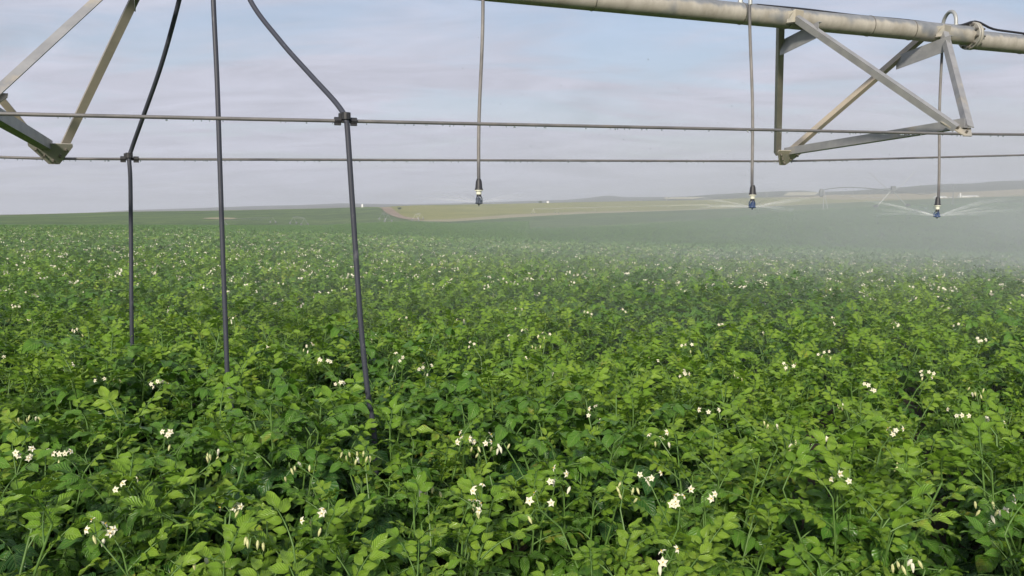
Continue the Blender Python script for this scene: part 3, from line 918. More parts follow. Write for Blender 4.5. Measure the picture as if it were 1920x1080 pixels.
# wire ties round the pipe
for t in (-1.02, -0.66 + 0.04, -0.02 + 0.16, 0.55, -2.2, 1.75):
    a, po = pipe_at(t); mb = MB(); mb.lathe((t - a, 0, 0), [(PIPE_R + .0005, 0), (PIPE_R + .0035, .001), (PIPE_R + .0035, .005), (PIPE_R + .0005, .006)], (1, 0, 0), 28)
    sub(mb.build('wire_tie', MATS['bolt_metal'], smooth=True), po)
# power cable along the top
random.seed(8)
cp = []
t = T_A + 0.3
while t < T_B - 0.3:
    lift = 0.052 * math.exp(-((t - TFL - 0.02) / 0.13) ** 2) + 0.006 * math.sin(t * 3.3) ** 2
    w = (0.02 if t < -0.9 else -0.030) + 0.008 * math.sin(t * 1.7) + 0.005 * math.sin(t * 5.1)
    zz = math.sqrt(max(1e-4, (PIPE_R + 0.011) ** 2 - w * w))
    cp.append(pv(t, w, zpipe(t) + zz + lift + 0.002)); t += 0.05
mb = MB(); mb.tube(cp, 0.0095, 8); up_(mb.build('power_cable', MATS['black_cable'], smooth=True))

# truss rods
def rod_pts(side):
    zf_ = _zn if side < 0 else _zf
    return [pv(t, side * _wd(t) / 2, zf_(t)) for t in np.linspace(-21, 16, 112)]
rods = {}
for side in (-1, 1):
    mb = MB(); mb.tube(rod_pts(side), 0.0092, 10)
    rods[side] = up_(mb.build('truss_rod', MATS['rod_metal'], smooth=True))
# water drops hanging under the rods
m, n, l, b, o = material('water')
b.inputs['Base Color'].default_value = (0.75, 0.82, 0.88, 1); b.inputs['Roughness'].default_value = 0.06; b.inputs['Transmission Weight'].default_value = 0.85; b.inputs['IOR'].default_value = 1.33
l.new(ramp(n, l, noise(n, l, 3), [(0.3, (0.70, 0.78, 0.85)), (0.7, (0.82, 0.88, 0.92))]), b.inputs['Base Color'])
random.seed(3)
for side in (-1, 1):
    mb = MB()
    for q in range(130):
        t = random.uniform(-6.5, 3.2); c = pv(t, side * _wd(t) / 2, (_zn if side < 0 else _zf)(t) - 0.0115)
        r = random.uniform(0.0025, 0.0050)
        mb.lathe(c, [(r * .2, r * 1.2), (r * .8, r * .5), (r, -r * .3), (r * .7, -r), (r * .1, -r * 1.4)], n=6)
    o_ = mb.build('water_drop', MATS['water'], smooth=True); o_['kind'] = 'stuff'; o_.parent = rods[side]; o_.matrix_parent_inverse = Matrix.Identity(4)

def bar(name, p0, p1, leg, face, mat='brace_metal', th=0.006):
    mb = MB(); mb.angle_iron(p0, p1, leg, th, face); return up_(mb.build(name, MATS[mat]))
def pyramid(tc, detail=True):
    A_, B_ = tc - SPC / 2, tc + SPC / 2
    N_ = pv(tc, -_wd(tc) / 2, _zn(tc)); F_ = pv(tc, _wd(tc) / 2, _zf(tc))
    pA = {s: pv(A_, s * (PIPE_R + .006), zpipe(A_) + 0.012) for s in (-1, 1)}
    pB = {s: pv(B_, s * (PIPE_R + .006), zpipe(B_) + 0.012) for s in (-1, 1)}
    seg_ = {}
    for s, J in ((-1, N_), (1, F_)):
        side_n = AX.cross((pv(tc, 0, zpipe(tc)) - J).normalized())
        if side_n.dot(CR) * s < 0: side_n = -side_n          # outward normal of this side of the V
        face = side_n if s < 0 else -side_n
        for sgn, pt in ((-1, pA[s]), (1, pB[s])):
            end = J + AX * (0.055 * sgn) + UPV * 0.05
            seg_[(s, sgn)] = (pt + side_n * 0.0, end)
            o_ = bar('truss_brace', pt + side_n * 0.012, end + side_n * 0.004, 0.047, face, 'brace_tan' if s > 0 else 'brace_metal')
        # gusset plate on the rod
        upd = (pv(tc, 0, zpipe(tc)) - J).normalized()
        poly = [J + AX * a + upd * h for a, h in ((-0.032, -0.036), (0.032, -0.036), (0.128, 0.105), (0.128, 0.128), (-0.128, 0.128), (-0.128, 0.105))]
        poly = [p - side_n * (0.007 if s > 0 else -0.010) for p in poly]
        mb = MB(); mb.prism(poly, side_n * 0.007)
        g = up_(mb.build('gusset_plate', MATS['plate_metal']))
        for a, h in ((0, -0.006), (-0.045, 0.035), (0.045, 0.035), (-0.085, 0.085), (0.085, 0.085)):
            mb = MB(); c = J + AX * a + upd * h - side_n * 0.02 * (1 if s > 0 else -1)
            mb.lathe(c, [(0.0085, -0.012), (0.0085, 0.012)], tuple(side_n), 6)
            bo = mb.build('bolt', MATS['bolt_metal']); bo.parent = g; bo.matrix_parent_inverse = Matrix.Identity(4)
        # saddle brackets welded on the pipe
        for pt, te in ((pA[s], A_), (pB[s], B_)):
            a, po = pipe_at(te); mb = MB()
            q = te - a
            mb.prism([(q - 0.075, s * PIPE_R * .80, -0.052), (q + 0.055, s * PIPE_R * .80, -0.052), (q + 0.055, s * (PIPE_R + .010), 0.040), (q - 0.020, s * (PIPE_R + .012), 0.044), (q - 0.060, s * (PIPE_R + .004), 0.010)], (0, 0.008, 0.006))
            mb.prism([(q - 0.075, s * PIPE_R * .9, -0.050), (q - 0.075, s * PIPE_R * .95, 0.03), (q - 0.02, s * (PIPE_R + .02), 0.035), (q - 0.02, s * (PIPE_R + .01), -0.045)], (0.006, 0, 0.002))
            sub(mb.build('saddle_bracket', MATS['plate_metal']), po)
    # ties across
    e0, e1 = F_ + UPV * 0.085, N_ + UPV * 0.075
    if tc < -2: bar('cross_tie', e1, e0, 0.064, AX, 'brace_metal')
    else: bar('cross_tie', e0, e1, 0.064, -AX, 'brace_metal')
    for te, sgn, fN, fF in ((A_, 1, 0.13, 0.17), (B_, -1, 0.13, 0.20)):
        k_ = -sgn
        a = seg_[(-1, k_)][0].lerp(seg_[(-1, k_)][1], fN) - CR * 0.02; c = seg_[(1, k_)][0].lerp(seg_[(1, k_)][1], fF) + CR * 0.02
        mb = MB(); h = UPV * 0.055; d = (c - a)
        mb.prism([a - h, c - h, c + h, a + h], AX * 0.006)
        top = [a + h, c + h, c + h + AX * 0.03, a + h + AX * 0.03]; mb.prism(top, UPV * 0.005)
        up_(mb.build('top_tie', MATS['brace_metal']))
for k in (-2, -1, 0, 1, 2): pyramid(T_R + SPAN_L * k)

# drive towers beyond both sides of the picture carry the span
def tower(t):
    for s in (-1, 1):
        foot = pv(t + 0.0, s * 1.7, 0); zg = gz(foot.x, foot.y); foot.z = zg + 0.62
        mb = MB(); mb.angle_iron(pv(t, s * 0.06, zpipe(t)), foot, 0.09, 0.008, AX); up_(mb.build('tower_leg', MATS['brace_metal']))
        mb = MB(); mb.lathe(foot + AX * -0.14, [(0.30, 0), (0.58, 0.02), (0.62, 0.07), (0.62, 0.21), (0.58, 0.26), (0.30, 0.28)], tuple(AX), 28)
        wh = up_(mb.build('wheel', MATS['tyre'], smooth=True))
        mb = MB(); mb.lathe(foot + AX * -0.10, [(0.05, 0), (0.31, 0.04), (0.31, 0.16), (0.05, 0.20)], tuple(AX), 20)
        r_ = mb.build('rim', MATS['brace_metal'], smooth=True); r_.parent = wh; r_.matrix_parent_inverse = Matrix.Identity(4)
    f0 = pv(t, -1.7, 0); f1 = pv(t, 1.7, 0)
    f0.z = gz(f0.x, f0.y) + 0.64; f1.z = gz(f1.x, f1.y) + 0.64
    mb = MB(); mb.tube([f0, f1], 0.045, 10); up_(mb.build('base_beam', MATS['brace_metal']))
tower(T_A + 0.4); tower(T_B - 0.4)

# goosenecks on the pipe
def t_at_px(px, w=0.0, z=EYE):
    lo, hi = -12.0, 8.0
    for _ in range(60):
        m_ = (lo + hi) / 2; p = pv(m_, w, z)
        d_ = p.y * CP - (z - EYE) * SP
        if 960 + F_PX * p.x / d_ < px: lo = m_
        else: hi = m_
    return lo
def gooseneck(t_out, t_hang, w_hang, h=0.15):
    """outlet on top of the pipe, over in a loop, ending above the hose"""
    a, po = pipe_at(t_out)
    p0 = pv(t_out, 0.0, zpipe(t_out) + PIPE_R - 0.005); p1 = pv(t_hang, w_hang, zpipe(t_out) + PIPE_R - 0.05)
    pts = [p0, p0 + UPV * 0.06]
    r = (p1 - p0); r.z = 0
    for k in range(1, 12):
        an = PI * k / 12
        pts.append(p0 + UPV * 0.06 + r * (0.5 - 0.5 * math.cos(an)) + UPV * (h - 0.05) * math.sin(an))
    e = p0 + UPV * 0.06 + r; pts += [e, p1]
    mb = MB(); mb.tube(pts, 0.0145, 12)
    mb.lathe(p0, [(0.024, 0), (0.024, 0.022), (0.018, 0.026), (0.018, 0.04)], n=6)
    g = mb.build('gooseneck', MATS['grey_metal_far'], smooth=True)
    g.parent = po; g.matrix_parent_inverse = po.matrix_world.inverted() if False else (Matrix.Translation(mid) @ Matrix.Translation(-mid) @ local_pipe(a)).inverted()
    return p1

def lattice(c, prof, mat, name, parent, n=18, axis=(0, 0, 1)):
    mb = MB(); mb.lathe(c, prof, axis, n)
    o_ = mb.build(name, MATS[mat], parent, smooth=True); return o_

# ------------------------------------------------------------------ three sprinkler drops
def sprinkler(px_top, px_low, y_low, w, t_out, label, head, heights, lowk):
    zt = zpipe(0) + PIPE_R
    t = t_at_px(px_low, w, EYE)
    base = pv(t, w, 0)
    zl = EYE + slope_of_row(y_low) * base.y
    tt = t_at_px(px_top, w, zt) if px_top else t
    top = gooseneck(t_out, tt, w)
    root = empty('sprinkler_drop', (base.x, base.y, zl)); tag(root, label, 'sprinkler')
    B = Vector((base.x, base.y, zl))
    pts = []
    for k in range(13):
        s = k / 12; p = Vector((0, 0, heights[0])).lerp(top - B + UPV * 0.0, s)
        p += Vector((0.006 * math.sin(s * 6 + t), 0, 0)); pts.append(p)
    mb = MB(); mb.tube(pts, 0.0108, 12); mb.build('drop_tube', MATS['drop_tube'], root, smooth=True)
    h = heights
    lattice((0, 0, 0), [(0.0125, h[0] + 0.005), (0.019, h[0] - 0.012), (0.0225, h[1] + 0.012), (0.026, h[1] + 0.006), (0.026, h[1])], 'black_plastic', 'hose_weight', root)
    lattice((0, 0, 0), [(0.026, h[1] - 0.0005), (0.026, h[1] - 0.006), (0.017, h[1] - 0.008), (0.0165, h[2]), (0.014, h[2])], 'white_plastic', 'nozzle_collar', root)
    lattice((0, 0, 0), [(0.014, h[2] - 0.0005), (0.015, h[2] - 0.006), (0.0145, h[3])], 'black_plastic', 'nozzle', root)
    mb = MB()
    rb = head['r']
    for k in range(3):
        an = 2 * PI * k / 3 + 0.4
        mb.tube([(math.cos(an) * 0.014, math.sin(an) * 0.014, h[3] + 0.002), (math.cos(an) * rb * .92, math.sin(an) * rb * .92, h[3] - 0.014), (math.cos(an) * rb * .92, math.sin(an) * rb * .92, h[4])], 0.0042, 6)
    mb.lathe((0, 0, 0), [(0.004, h[3] - 0.004), (0.011, h[3] - 0.010), (rb * .80, h[4] + 0.016), (rb, h[4] + 0.006), (rb, h[4]), (rb * .6, h[4] - 0.003), (0.004, h[4] - 0.006), (0.003, h[4] - 0.016)], n=18)
    hd = mb.build('sprinkler_head', MATS[head['mat']], root, smooth=True)
    return B + Vector((0, 0, h[4] + 0.006)), root

S1, r1 = sprinkler(905, 898, 386, -0.20, t_at_px(890, 0, 3.2), 'drop tube with a slate grey sprinkler head in front of the tan field', {'mat': 'slate_plastic', 'r': 0.023}, (0.165, 0.100, 0.072, 0.058, 0.014), 0)
S2, r2 = sprinkler(1407, 1410, 392, -0.21, t_at_px(1388, 0, 3.2), 'drop tube with a blue sprinkler head, crossing in front of the water pipe', {'mat': 'blue_plastic', 'r': 0.025}, (0.165, 0.102, 0.072, 0.058, 0.010), 0)
S3, r3 = sprinkler(1767, 1757, 409, 0.19, t_at_px(1792, 0, 3.2), 'drop tube hanging behind the pipe and braces, blue head throwing water jets', {'mat': 'blue_plastic', 'r': 0.027}, (0.175, 0.108, 0.074, 0.052, 0.010), 0)

# ------------------------------------------------------------------ three black drag hoses on the left
def catmull(P, n=10):
    P = [Vector(p) for p in P]; P = [P[0] * 2 - P[1]] + P + [P[-1] * 2 - P[-2]]
    out = []
    for i in range(1, len(P) - 2):
        p0, p1, p2, p3 = P[i - 1:i + 3]
        for k in range(n):
            t = k / n
            out.append(0.5 * ((2 * p1) + (p2 - p0) * t + (2 * p0 - 5 * p1 + 4 * p2 - p3) * t * t + (3 * p1 - p0 - 3 * p2 + p3) * t ** 3))
    out.append(P[-2]); return out
def pix_on_w(x, y, w):
    """pixel ray met with the vertical plane parallel to the pipe at offset w"""
    d = Vector((x - 960, F_PX * CP + (540 - y) * SP, -F_PX * SP + (540 - y) * CP))
    o_ = Vector((X0, Y0, 0)) + CR * w - Vector((0, 0, EYE))
    k = o_.dot(CR) / d.dot(CR)
    return Vector((0, 0, EYE)) + d * k
def hose(pts, r, label, foot):
    root = empty('drag_hose', (foot.x, foot.y, gz(foot.x, foot.y))); tag(root, label, 'hose')
    loc = root.location
    mb = MB(); mb.tube([Vector(p) - loc for p in catmull(pts)], r, 12)
    mb.build('hose', MATS['black_hose'], root, smooth=True)
    return root
def clamp(root, c, d):
    loc = root.location; c = Vector(c) - loc
    mb = MB()
    for s in (-1, 1):
        mb.lathe(c + AX * (s * 0.040 - 0.016), [(0.011, 0), (0.019, 0), (0.019, 0.032), (0.011, 0.032)], tuple(AX), 8)
        mb.box(c + AX * (s * 0.040) - UPV * 0.014, (0.032, 0.026, 0.016), RM)
    mb.box(c, (0.06, 0.026, 0.018), RM)
    mb.lathe(c + UPV * 0.006 - CR * d * 0.020, [(0.015, 0), (0.023, 0), (0.023, 0.034), (0.015, 0.034)], (0, 0, 1), 12)
    mb.box(c + UPV * 0.022 - AX * 0.022, (0.024, 0.030, 0.030), RM)
    mb.build('hose_clamp', MATS['black_plastic'], root)
NW, FW = -WID / 2, WID / 2
def ground_pt(p, dz=0.03): return Vector((p.x, p.y, gz(p.x, p.y) + dz))
# hose clipped to the far rod
t1 = t_at_px(352, 0.10, zpipe(-4)); top1 = gooseneck(t1 - 0.10, t1, 0.12)
c1 = pix_on_w(243, 297, FW); c1.z = _zf((c1 - Vector((X0, Y0, 0))).dot(AX))
k1 = c1 - CR * 0.020
b1 = pix_on_w(248, 650, FW)
H1 = hose([top1 + UPV * .02, pix_on_w(336, 0, 0.22), pix_on_w(303, 120, 0.48), pix_on_w(268, 220, 0.74), pix_on_w(248, 276, FW - .03), k1, pix_on_w(244.5, 340, FW - .02), pix_on_w(246, 480, FW), b1, ground_pt(b1 + CR * 0.1), ground_pt(b1 + CR * 0.5 - AX * .3)], 0.0135,
          'black drag hose clipped to the farther truss rod before dropping into the crop', b1)
clamp(H1, c1, 1)
# hose hanging free
t2 = t_at_px(398, -0.10, zpipe(-4)); top2 = gooseneck(t2 - 0.06, t2, -0.14)
b2 = pix_on_w(432, 745, -0.22)
H2 = hose([top2 + UPV * .02, pix_on_w(400, 0, -0.16), pix_on_w(407, 150, -0.18), pix_on_w(412, 300, -0.19), pix_on_w(418, 480, -0.20), pix_on_w(424, 640, -0.21), pix_on_w(427, 715, -0.21), b2, ground_pt(b2 + AX * .05), ground_pt(b2 + CR * .5 + AX * .2)], 0.0138,
          'black drag hose hanging free and unclipped between its two clipped neighbours', b2)
# hose clipped to the near rod
t3 = t_at_px(437, -0.10, zpipe(-4)); top3 = gooseneck(t3 - 0.03, t3, -0.13)
c3 = pix_on_w(648, 228, NW); c3.z = _zn((c3 - Vector((X0, Y0, 0))).dot(AX))
k3 = c3 - CR * 0.020
b3 = pix_on_w(700, 800, NW - .02)
H3 = hose([top3 + UPV * .02, pix_on_w(469, 0, -0.24), pix_on_w(525, 76, -0.47), pix_on_w(580, 138, -0.68), pix_on_w(625, 187, -0.86), pix_on_w(645, 214, NW - .01), k3, pix_on_w(652, 250, NW - .02), pix_on_w(662, 400, NW - .02), pix_on_w(676, 600, NW - .02), pix_on_w(690, 740, NW - .02), b3, ground_pt(b3 + AX * .05), ground_pt(b3 + CR * .4 + AX * .3)], 0.0138,
          'black drag hose bent out to a clamp on the nearer truss rod', b3)
clamp(H3, c3, 1)

for foot, lab in ((b1, 'hugs the hose clipped to the farther rod'), (b2, 'hugs the free-hanging black hose'), (b3, 'hugs the hose clipped to the nearer rod')):
    x_, y_, root, look = min(PLANT_INFO, key=lambda q: (q[0] - foot.x) ** 2 + (q[1] - foot.y) ** 2)
    root['label'] = '%s potato plant that %s' % (look, lab)

# ------------------------------------------------------------------ water: jets, drifting drops, mist
m, n, l, b, o = material('jet_water')
uvn = n.new('ShaderNodeAttribute'); uvn.attribute_name = 'fade'
nz = noise(n, l, 18, 4, 0.7)
al = mathn(n, l, 'MULTIPLY', uvn.outputs['Fac'], maprange(n, l, nz, 0.25, 0.65, 0.4, 1.0))
b.inputs['Base Color'].default_value = (0.86, 0.89, 0.92, 1); b.inputs['Roughness'].default_value = 0.3
l.new(ramp(n, l, nz, [(0.2, (0.80, 0.84, 0.88)), (0.8, (0.90, 0.92, 0.94))]), b.inputs['Base Color'])
l.new(al, b.inputs['Alpha'])
def jets(origin, n_j, speed, el, alpha, label, seed, length=0.55, rad=0.004):
    rng = random.Random(seed)
    mb = MB(); fade = []
    for k in range(n_j):
        az = 2 * PI * (k + rng.uniform(-.25, .25)) / n_j; e = el + rng.uniform(-0.13, 0.13); v = speed * rng.uniform(0.85, 1.1)
        d = Vector((math.cos(az) * math.cos(e), math.sin(az) * math.cos(e), math.sin(e)))
        pts, rr = [], []
        T = length / v * rng.uniform(0.7, 1.3)
        for i in range(11):
            s = i / 10; t = T * s
            pts.append(origin + d * (0.022 + v * t) + Vector((0, 0, -4.9 * t * t * 1.0))); rr.append(rad * (0.5 + 4.0 * s))
        a0 = rng.uniform(0.6, 1.0) * alpha
        nb = len(mb.v); mb.tube(pts, rr, 6, cap=False)
        for i in range(11): fade += [a0 * (1 - i / 10) ** 1.3] * 6
    o_ = mb.build('water_spray', MATS['jet_water'], smooth=True)
    at = o_.data.attributes.new('fade', 'FLOAT', 'POINT'); at.data.foreach_set('value', fade)
    tag(o_, label, 'water', kind='stuff')
    return o_
jets(S3, 18, 6.0, 0.20, 0.30, 'fan of white water jets thrown by the blue sprinkler behind the braces', 4, 0.58, 0.0040)
jets(S2, 16, 6.0, 0.12, 0.20, 'faint fan of water around the blue sprinkler before the pipe', 5, 0.4, 0.0040)
jets(S1, 14, 6.0, 0.16, 0.10, 'faint fan of water around the slate grey sprinkler', 6, 0.4, 0.0040)
random.seed(15)
mb = MB()
for q in range(420):
    s_ = random.choice((S1, S2, S2, S3))
    c = s_ + Vector((random.gauss(0.2, 0.9), random.gauss(-0.3, 0.9), random.uniform(-0.6, 0.75)))
    r = random.uniform(0.0008, 0.0022)
    mb.lathe(c, [(r * .2, r * 1.4), (r, r * .3), (r * .8, -r * .8), (r * .1, -r * 1.2)], n=5)
tag(mb.build('water_droplets', MATS['water'], smooth=True), 'scattered water droplets flying below the span', 'water', kind='stuff')

def volume_material(name, color, dens, aniso):
    m = bpy.data.materials.new(name); m.use_nodes = True; MATS[name] = m
    n, l = m.node_tree.nodes, m.node_tree.links
    n.remove(n['Principled BSDF'])
    v = n.new('ShaderNodeVolumePrincipled')
    v.inputs['Color'].default_value = (*color, 1); v.inputs['Density'].default_value = dens; v.inputs['Anisotropy'].default_value = aniso
    l.new(v.outputs[0], n['Material Output'].inputs['Volume'])
    return m, n, l, v
# spray mist drifting off the sprinklers to the right
m, n, l, v = volume_material('mist', (0.92, 0.945, 0.97), 0.02, 0.1)
tcm = n.new('ShaderNodeTexCoord')
gr = n.new('ShaderNodeTexGradient'); gr.gradient_type = 'SPHERICAL'
l.new(tcm.outputs['Object'], gr.inputs[0])
nz = noise(n, l, 3.4, 4, 0.55, vec=tcm.outputs['Object'])
sx_ = n.new('ShaderNodeSeparateXYZ'); l.new(tcm.outputs['Object'], sx_.inputs[0])
dn = mathn(n, l, 'MULTIPLY', maprange(n, l, gr.outputs['Fac'], 0.0, 0.30), maprange(n, l, nz, 0.32, 0.66, 0.35, 1.1))
rt = maprange(n, l, mathn(n, l, 'ADD', sx_.outputs[0], mathn(n, l, 'MULTIPLY', nz, 0.25)), -0.45, 0.40, 0.0060, 0.074)   # thickest under the running sprinklers
l.new(mathn(n, l, 'MULTIPLY', dn, rt), v.inputs['Density'])
mb = MB()
rings = 12; seg = 24
prof = [(math.sin(PI * i / rings), -math.cos(PI * i / rings)) for i in range(rings + 1)]
mb.lathe((0, 0, 0), prof, n=seg)
mist = mb.build('spray_mist', m, smooth=True)
mist.location = (9, 17.5, 0.9); mist.scale = (32, 13.2, 3.6); mist.rotation_euler = (0, 0, 0)
tag(mist, 'pale spray mist drifting low over the crop beyond the sprinklers', 'mist', kind='stuff')

# ------------------------------------------------------------------ far things
def base_at(x, y): 
    p = hit(x, y); p.z = gz(p.x, p.y); return p
# white water tank on the brow of the green hill
p = base_at(679.5, 388.8)
u = p.y / 1541.0
tank = empty('water_tank', p); tag(tank, 'small white upright tank on the brow of the green hill', 'tank')
lattice((0, 0, 0), [(1.9 * u, -0.2), (1.9 * u, 5.0 * u), (1.85 * u, 5.1 * u)], 'white_paint', 'tank_body', tank, 20)
lattice((0, 0, 0), [(2.0 * u, 5.0 * u), (1.0 * u, 5.8 * u), (0.2 * u, 6.0 * u)], 'white_paint', 'tank_lid', tank, 20)

# long white sheds far off on the right
def shed(x0, x1, ytop, ybase, label, depth=9.0):
    D = 1000.0; a = pix_at_depth(x0, ybase, D); c = pix_at_depth(x1, ybase, D)
    zg = min(gz(a.x, a.y), gz(c.x, c.y)) - 0.3
    wdt = c.x - a.x; H = pix_at_depth(x0, ytop, D).z - zg
    root = empty('shed', ((a.x + c.x) / 2, D + depth / 2, zg)); tag(root, label, 'shed', None)
    eh = H * 0.62
    mb = MB(); mb.box((0, 0, eh / 2), (wdt, depth, eh)); wl_ = mb.build('wall', MATS['white_paint'], root)
    mb = MB()
    prof = [(-depth / 2 - .3, eh + .01), (0, H), (depth / 2 + .3, eh + .01)]
    mb.add([(-wdt / 2 - .3, y, z) for y, z in prof] + [(wdt / 2 + .3, y, z) for y, z in prof], [(0, 3, 4, 1), (1, 4, 5, 2), (0, 1, 2), (3, 5, 4), (0, 2, 5, 3)])
    mb.build('roof', MATS['shed_roof'], root)
    mb = MB(); mb.box((wdt * 0.2, -depth / 2 - 0.03, eh * 0.42), (min(4.0, wdt * .25), 0.06, eh * 0.8)); mb.build('door', MATS['grey_metal_far'], root)
    return root
shed(1803.5, 1836, 366.0, 371.6, 'long white farm shed at the foot of the right-hand hills', 11)
shed(1757, 1776, 367.5, 372.6, 'white shed half hidden behind the hanging sprinkler tube', 9)
shed(1780.5, 1786.5, 369.6, 373.2, 'tiny white hut between the two white sheds', 4)
D = 995.0; a = pix_at_depth(1800.5, 371.6, D); zg = gz(a.x, a.y) - 0.2
silo = empty('silo', (a.x, D, zg)); tag(silo, 'slim white silo at the end of the long white shed', 'silo')
lattice((0, 0, 0), [(0.85, 0), (0.85, 5.0), (0.8, 5.1)], 'white_paint', 'silo_body', silo, 14)
lattice((0, 0, 0), [(0.92, 5.0), (0.15, 5.8)], 'shed_roof', 'silo_cap', silo, 14)
# utility poles
for (x, yt, yb, lab) in ((1250, 368.0, 376.6, 'thin pale pole beside the small cream field'), (1437.5, 359.5, 371.8, 'thin pale pole on the olive field beside the round cream field')):
    p = base_at(x, yb); h = (slope_of_row(yt) - slope_of_row(yb)) * p.y
    root = empty('utility_pole', p); tag(root, lab, 'pole')
    mb = MB(); mb.tube([(0, 0, -0.5), (0, 0, h)], 0.32, 8); mb.build('pole', MATS['cream_metal_far'], root)
    mb = MB(); mb.box((0, 0, h * 0.93), (2.4, 0.2, 0.2)); mb.build('crossarm', MATS['cream_metal_far'], root)
# tiny white house on the olive skyline
p = base_at(1027, 380.8); zh = p.z
hs = empty('house', p); tag(hs, 'tiny white house on the brow of the olive field', 'house')
wd_ = 4.2 * p.y / 1541; mb = MB(); mb.box((0, 0, wd_ * .28), (wd_, wd_ * .7, wd_ * .56)); mb.build('wall', MATS['white_paint'], hs)
mb = MB(); e = wd_ * .56; mb.add([(-wd_ * .55, -wd_ * .4, e + .02), (-wd_ * .55, 0, e * 1.6), (-wd_ * .55, wd_ * .4, e + .02), (wd_ * .55, -wd_ * .4, e + .02), (wd_ * .55, 0, e * 1.6), (wd_ * .55, wd_ * .4, e + .02)], [(0, 3, 4, 1), (1, 4, 5, 2), (0, 1, 2), (3, 5, 4), (0, 2, 5, 3)]); mb.build('roof', MATS['shed_roof'], hs)
random.seed(44)
def bush(x, y, r, label):
    p = base_at(x, y); root = empty('shrub', p); tag(root, label, 'shrub')
    mb = MB(); mb.tube([(0, 0, -0.2), (0, 0, r * .8)], [r * .12, r * .06], 6); mb.build('trunk', MATS['wood_pole'], root)
    mb = MB()
    for q in range(240):
        d = Vector((random.gauss(0, 1), random.gauss(0, 1), random.gauss(0, 1))).normalized() * random.uniform(.5, 1.0)
        c = Vector((d.x * r * 1.4, d.y * r, r * .8 + d.z * r * .7)); s_ = r * .22
        e1 = Vector((random.gauss(0, 1), random.gauss(0, 1), random.gauss(0, 1))).normalized() * s_; e2 = e1.orthogonal().normalized() * s_
        mb.add([c - e1, c + e2, c + e1, c - e2], [(0, 1, 2, 3)])
    mb.build('crown', MATS['shrub_leaf'], root)
bush(1013, 380.9, 3.2, 'dark shrub beside the tiny white house'); bush(749, 393.0, 1.6, 'small dark bush in the olive field near the dirt track')

# distant irrigation machines
def far_machine(towers, mat, label, pipe_h=3.9, legs=1.7, sag=0.0, ends=True):
    """towers: pixel feet; a pipe runs over them"""
    B_ = [base_at(x, y) for x, y in towers]
    root = empty('irrigation_machine', B_[0]); tag(root, label, 'irrigation machine', None)
    o0 = B_[0]; tops = []
    for p in B_:
        q = p - o0; tp = q + UPV * pipe_h; tops.append(tp)
        ax = (B_[-1] - B_[0]); ax.z = 0
        ax = ax.normalized() if ax.length > 1 else Vector((1, 0, 0)); crs = Vector((-ax.y, ax.x, 0))
        if abs(crs.x) < 0.35: crs = Vector((0.75, crs.y, 0)).normalized()
        for s in (-1, 1):
            f = q + crs * s * legs; fz = gz(f.x + o0.x, f.y + o0.y) - o0.z; f.z = fz + 0.6
            mb = MB(); mb.tube([tp, f], 0.10 if len(B_) > 3 else 0.07, 6); mb.build('tower_leg', MATS[mat], root)
            mb = MB(); mb.lathe(f - ax * .15, [(0.15, 0), (0.5, 0.03), (0.5, 0.2), (0.15, 0.23)], tuple(ax), 14); mb.build('wheel', MATS['dark_metal_far'], root)
    for i in range(len(tops) - 1):
        a, c = tops[i], tops[i + 1]; pts = []
        for k in range(13):
            s = k / 12; pts.append(a.lerp(c, s) + UPV * (0.35 * math.sin(PI * s)))
        mb = MB(); mb.tube(pts, 0.20 if len(tops) > 3 else 0.10, 8); mb.build('water_pipe', MATS[mat], root)
        mb = MB(); low = [a.lerp(c, s) + UPV * (0.35 * math.sin(PI * s) - 0.9 * min(1, 4 * s, 4 * (1 - s))) for s in [k / 12 for k in range(13)]]
        mb.tube(low, 0.05, 5)
        for k in range(1, 12): mb.tube([pts[k], low[k]], 0.035, 4); mb.tube([pts[k], low[k - 1]], 0.035, 4)
        mb.build('truss', MATS[mat], root)
    return root, tops
far_machine([(1000, 401.5), (1044, 399.6), (1115, 397.0), (1185, 394.3), (1254, 391.8), (1330, 390.0)], 'cream_metal_far', 'long pale irrigation machine of many spans crossing the olive field', 4.2)
far_machine([(550, 420.0), (571, 423.0)], 'far_grey', 'short grey irrigation machine on the green hill left of the white tank', 3.6)
far_machine([(420, 423.5), (512, 418.5)], 'far_grey', 'faint grey irrigation machine on the hillside below the bare soil strip', 3.0)
far_machine([(717, 412.5), (728, 416.8)], 'far_grey', 'pale grey irrigation machine standing just below the dirt track', 4.0)
far_machine([(779, 414.8), (789, 410.6)], 'cream_metal_far', 'pale irrigation machine at the near corner of the olive field', 3.8)

# misted machine on the right slope with two raised booms
pm = base_at(1672, 394.0)
root = empty('irrigation_machine', pm); tag(root, 'misted irrigation machine with two raised booms on the right slope', 'irrigation machine')
U = pm.y / 1541.0
def q_(x, y, dz=0.0): 
    p = pix_at_depth(x, y, pm.y + dz); return p - pm
mb = MB(); mb.tube([q_(1542, 356.5), q_(1555, 353.8), q_(1575, 351.6), q_(1595, 351.2), q_(1620, 352.4), q_(1650, 355), q_(1672, 358.5)], 0.11, 8); mb.build('water_pipe', MATS['dark_metal_far'], root)
mb = MB(); mb.tube([q_(1672, 358.5), q_(1700, 361), q_(1720, 363), q_(1726, 364), q_(1745, 362.5), q_(1765, 359), q_(1788, 354.5)], 0.11, 8); mb.build('water_pipe', MATS['dark_metal_far'], root)
mb = MB(); lowp = [q_(1555, 362), q_(1580, 367), q_(1600, 369), q_(1630, 370), q_(1655, 371), q_(1672, 371)]
mb.tube(lowp, 0.05, 6)
for (x, y), e_ in zip(((1562, 353), (1580, 351.4), (1600, 351.4), (1630, 353.2), (1655, 355.6)), lowp[:-1]): mb.tube([q_(x, y), e_], 0.04, 5)
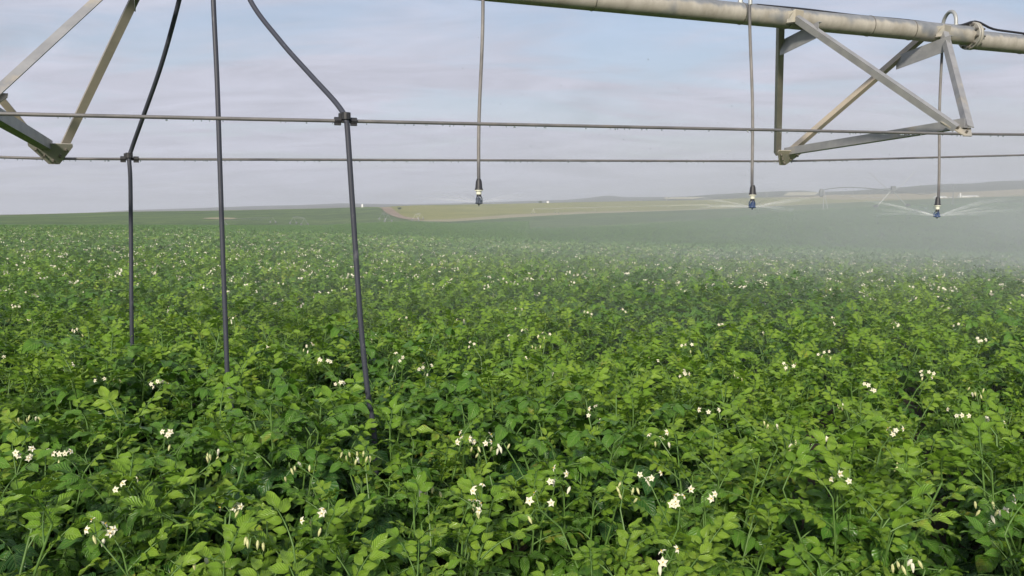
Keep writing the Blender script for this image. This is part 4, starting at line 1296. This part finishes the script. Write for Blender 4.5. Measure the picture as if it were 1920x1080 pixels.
for (x, y), e_ in zip(((1580, 351.4), (1600, 351.4), (1630, 353.2), (1655, 355.6)), lowp): mb.tube([q_(x, y), e_], 0.03, 5)
mb.build('truss', MATS['grey_metal_far'], root)
for sx in (-1, 1):
    f = q_(1672 + sx * 30, 394); f.z = gz(f.x + pm.x, f.y + pm.y) - pm.z + 0.7
    mb = MB(); mb.tube([q_(1672, 356), f], 0.09, 6); mb.build('tower_leg', MATS['grey_metal_far'], root)
    mb = MB(); mb.lathe(f - Vector((0, 0.2, 0)), [(0.2, 0), (0.75, 0.04), (0.75, 0.36), (0.2, 0.4)], (0, 1, 0), 16); mb.build('wheel', MATS['tyre'], root)
for pts in ([(1668, 357), (1650, 343), (1634, 326), (1629, 325)], [(1678, 357), (1697, 342), (1715, 322), (1719, 320)]):
    mb = MB(); mb.tube([q_(*p) for p in pts], [0.06, 0.05, 0.04, 0.06], 6); mb.build('boom', MATS['grey_metal_far'], root)
mb = MB(); mb.box(q_(1675, 354), (1.0, 0.8, 1.3)); mb.build('control_box', MATS['dark_metal_far'], root)
mb = MB(); mb.lathe(q_(1540, 361), [(0.2, -1.1), (0.55, -0.7), (0.6, 0.2), (0.35, 0.9)], n=10); mb.tube([q_(1542, 357), q_(1541, 362)], 0.2, 6); mb.build('end_gun', MATS['dark_metal_far'], root)
f = q_(1548, 396); f.z = gz(f.x + pm.x, f.y + pm.y) - pm.z
for sx in (-5, 6):
    f2 = q_(1548 + sx, 394); f2.z = gz(f2.x + pm.x, f2.y + pm.y) - pm.z - .1
    mb = MB(); mb.tube([q_(1545, 357), f2], 0.07, 6); mb.build('tower_leg', MATS['grey_metal_far'], root)
f3 = q_(1787, 388); f3.z = gz(f3.x + pm.x, f3.y + pm.y) - pm.z - .1
mb = MB(); mb.tube([f3, q_(1787, 354), q_(1789.5, 349)], 0.10, 6); mb.tube([q_(1789, 349.5), q_(1791, 348)], 0.22, 6); mb.build('mast', MATS['dark_metal_far'], root)

# ------------------------------------------------------------------ the air: one even box of haze round everything
m, n, l, v = volume_material('haze_air', (0.90, 0.93, 1.0), 0.00009, 0.2)
mb = MB(); Rb = 22000.0
mb.box((0, 0, (ZMAX + 12 + ZMIN - 1) / 2), (2 * Rb, 2 * Rb, ZMAX + 12 - (ZMIN - 1)))
tag(mb.build('haze', m), 'thin pale summer haze over the whole landscape', 'haze', kind='stuff')
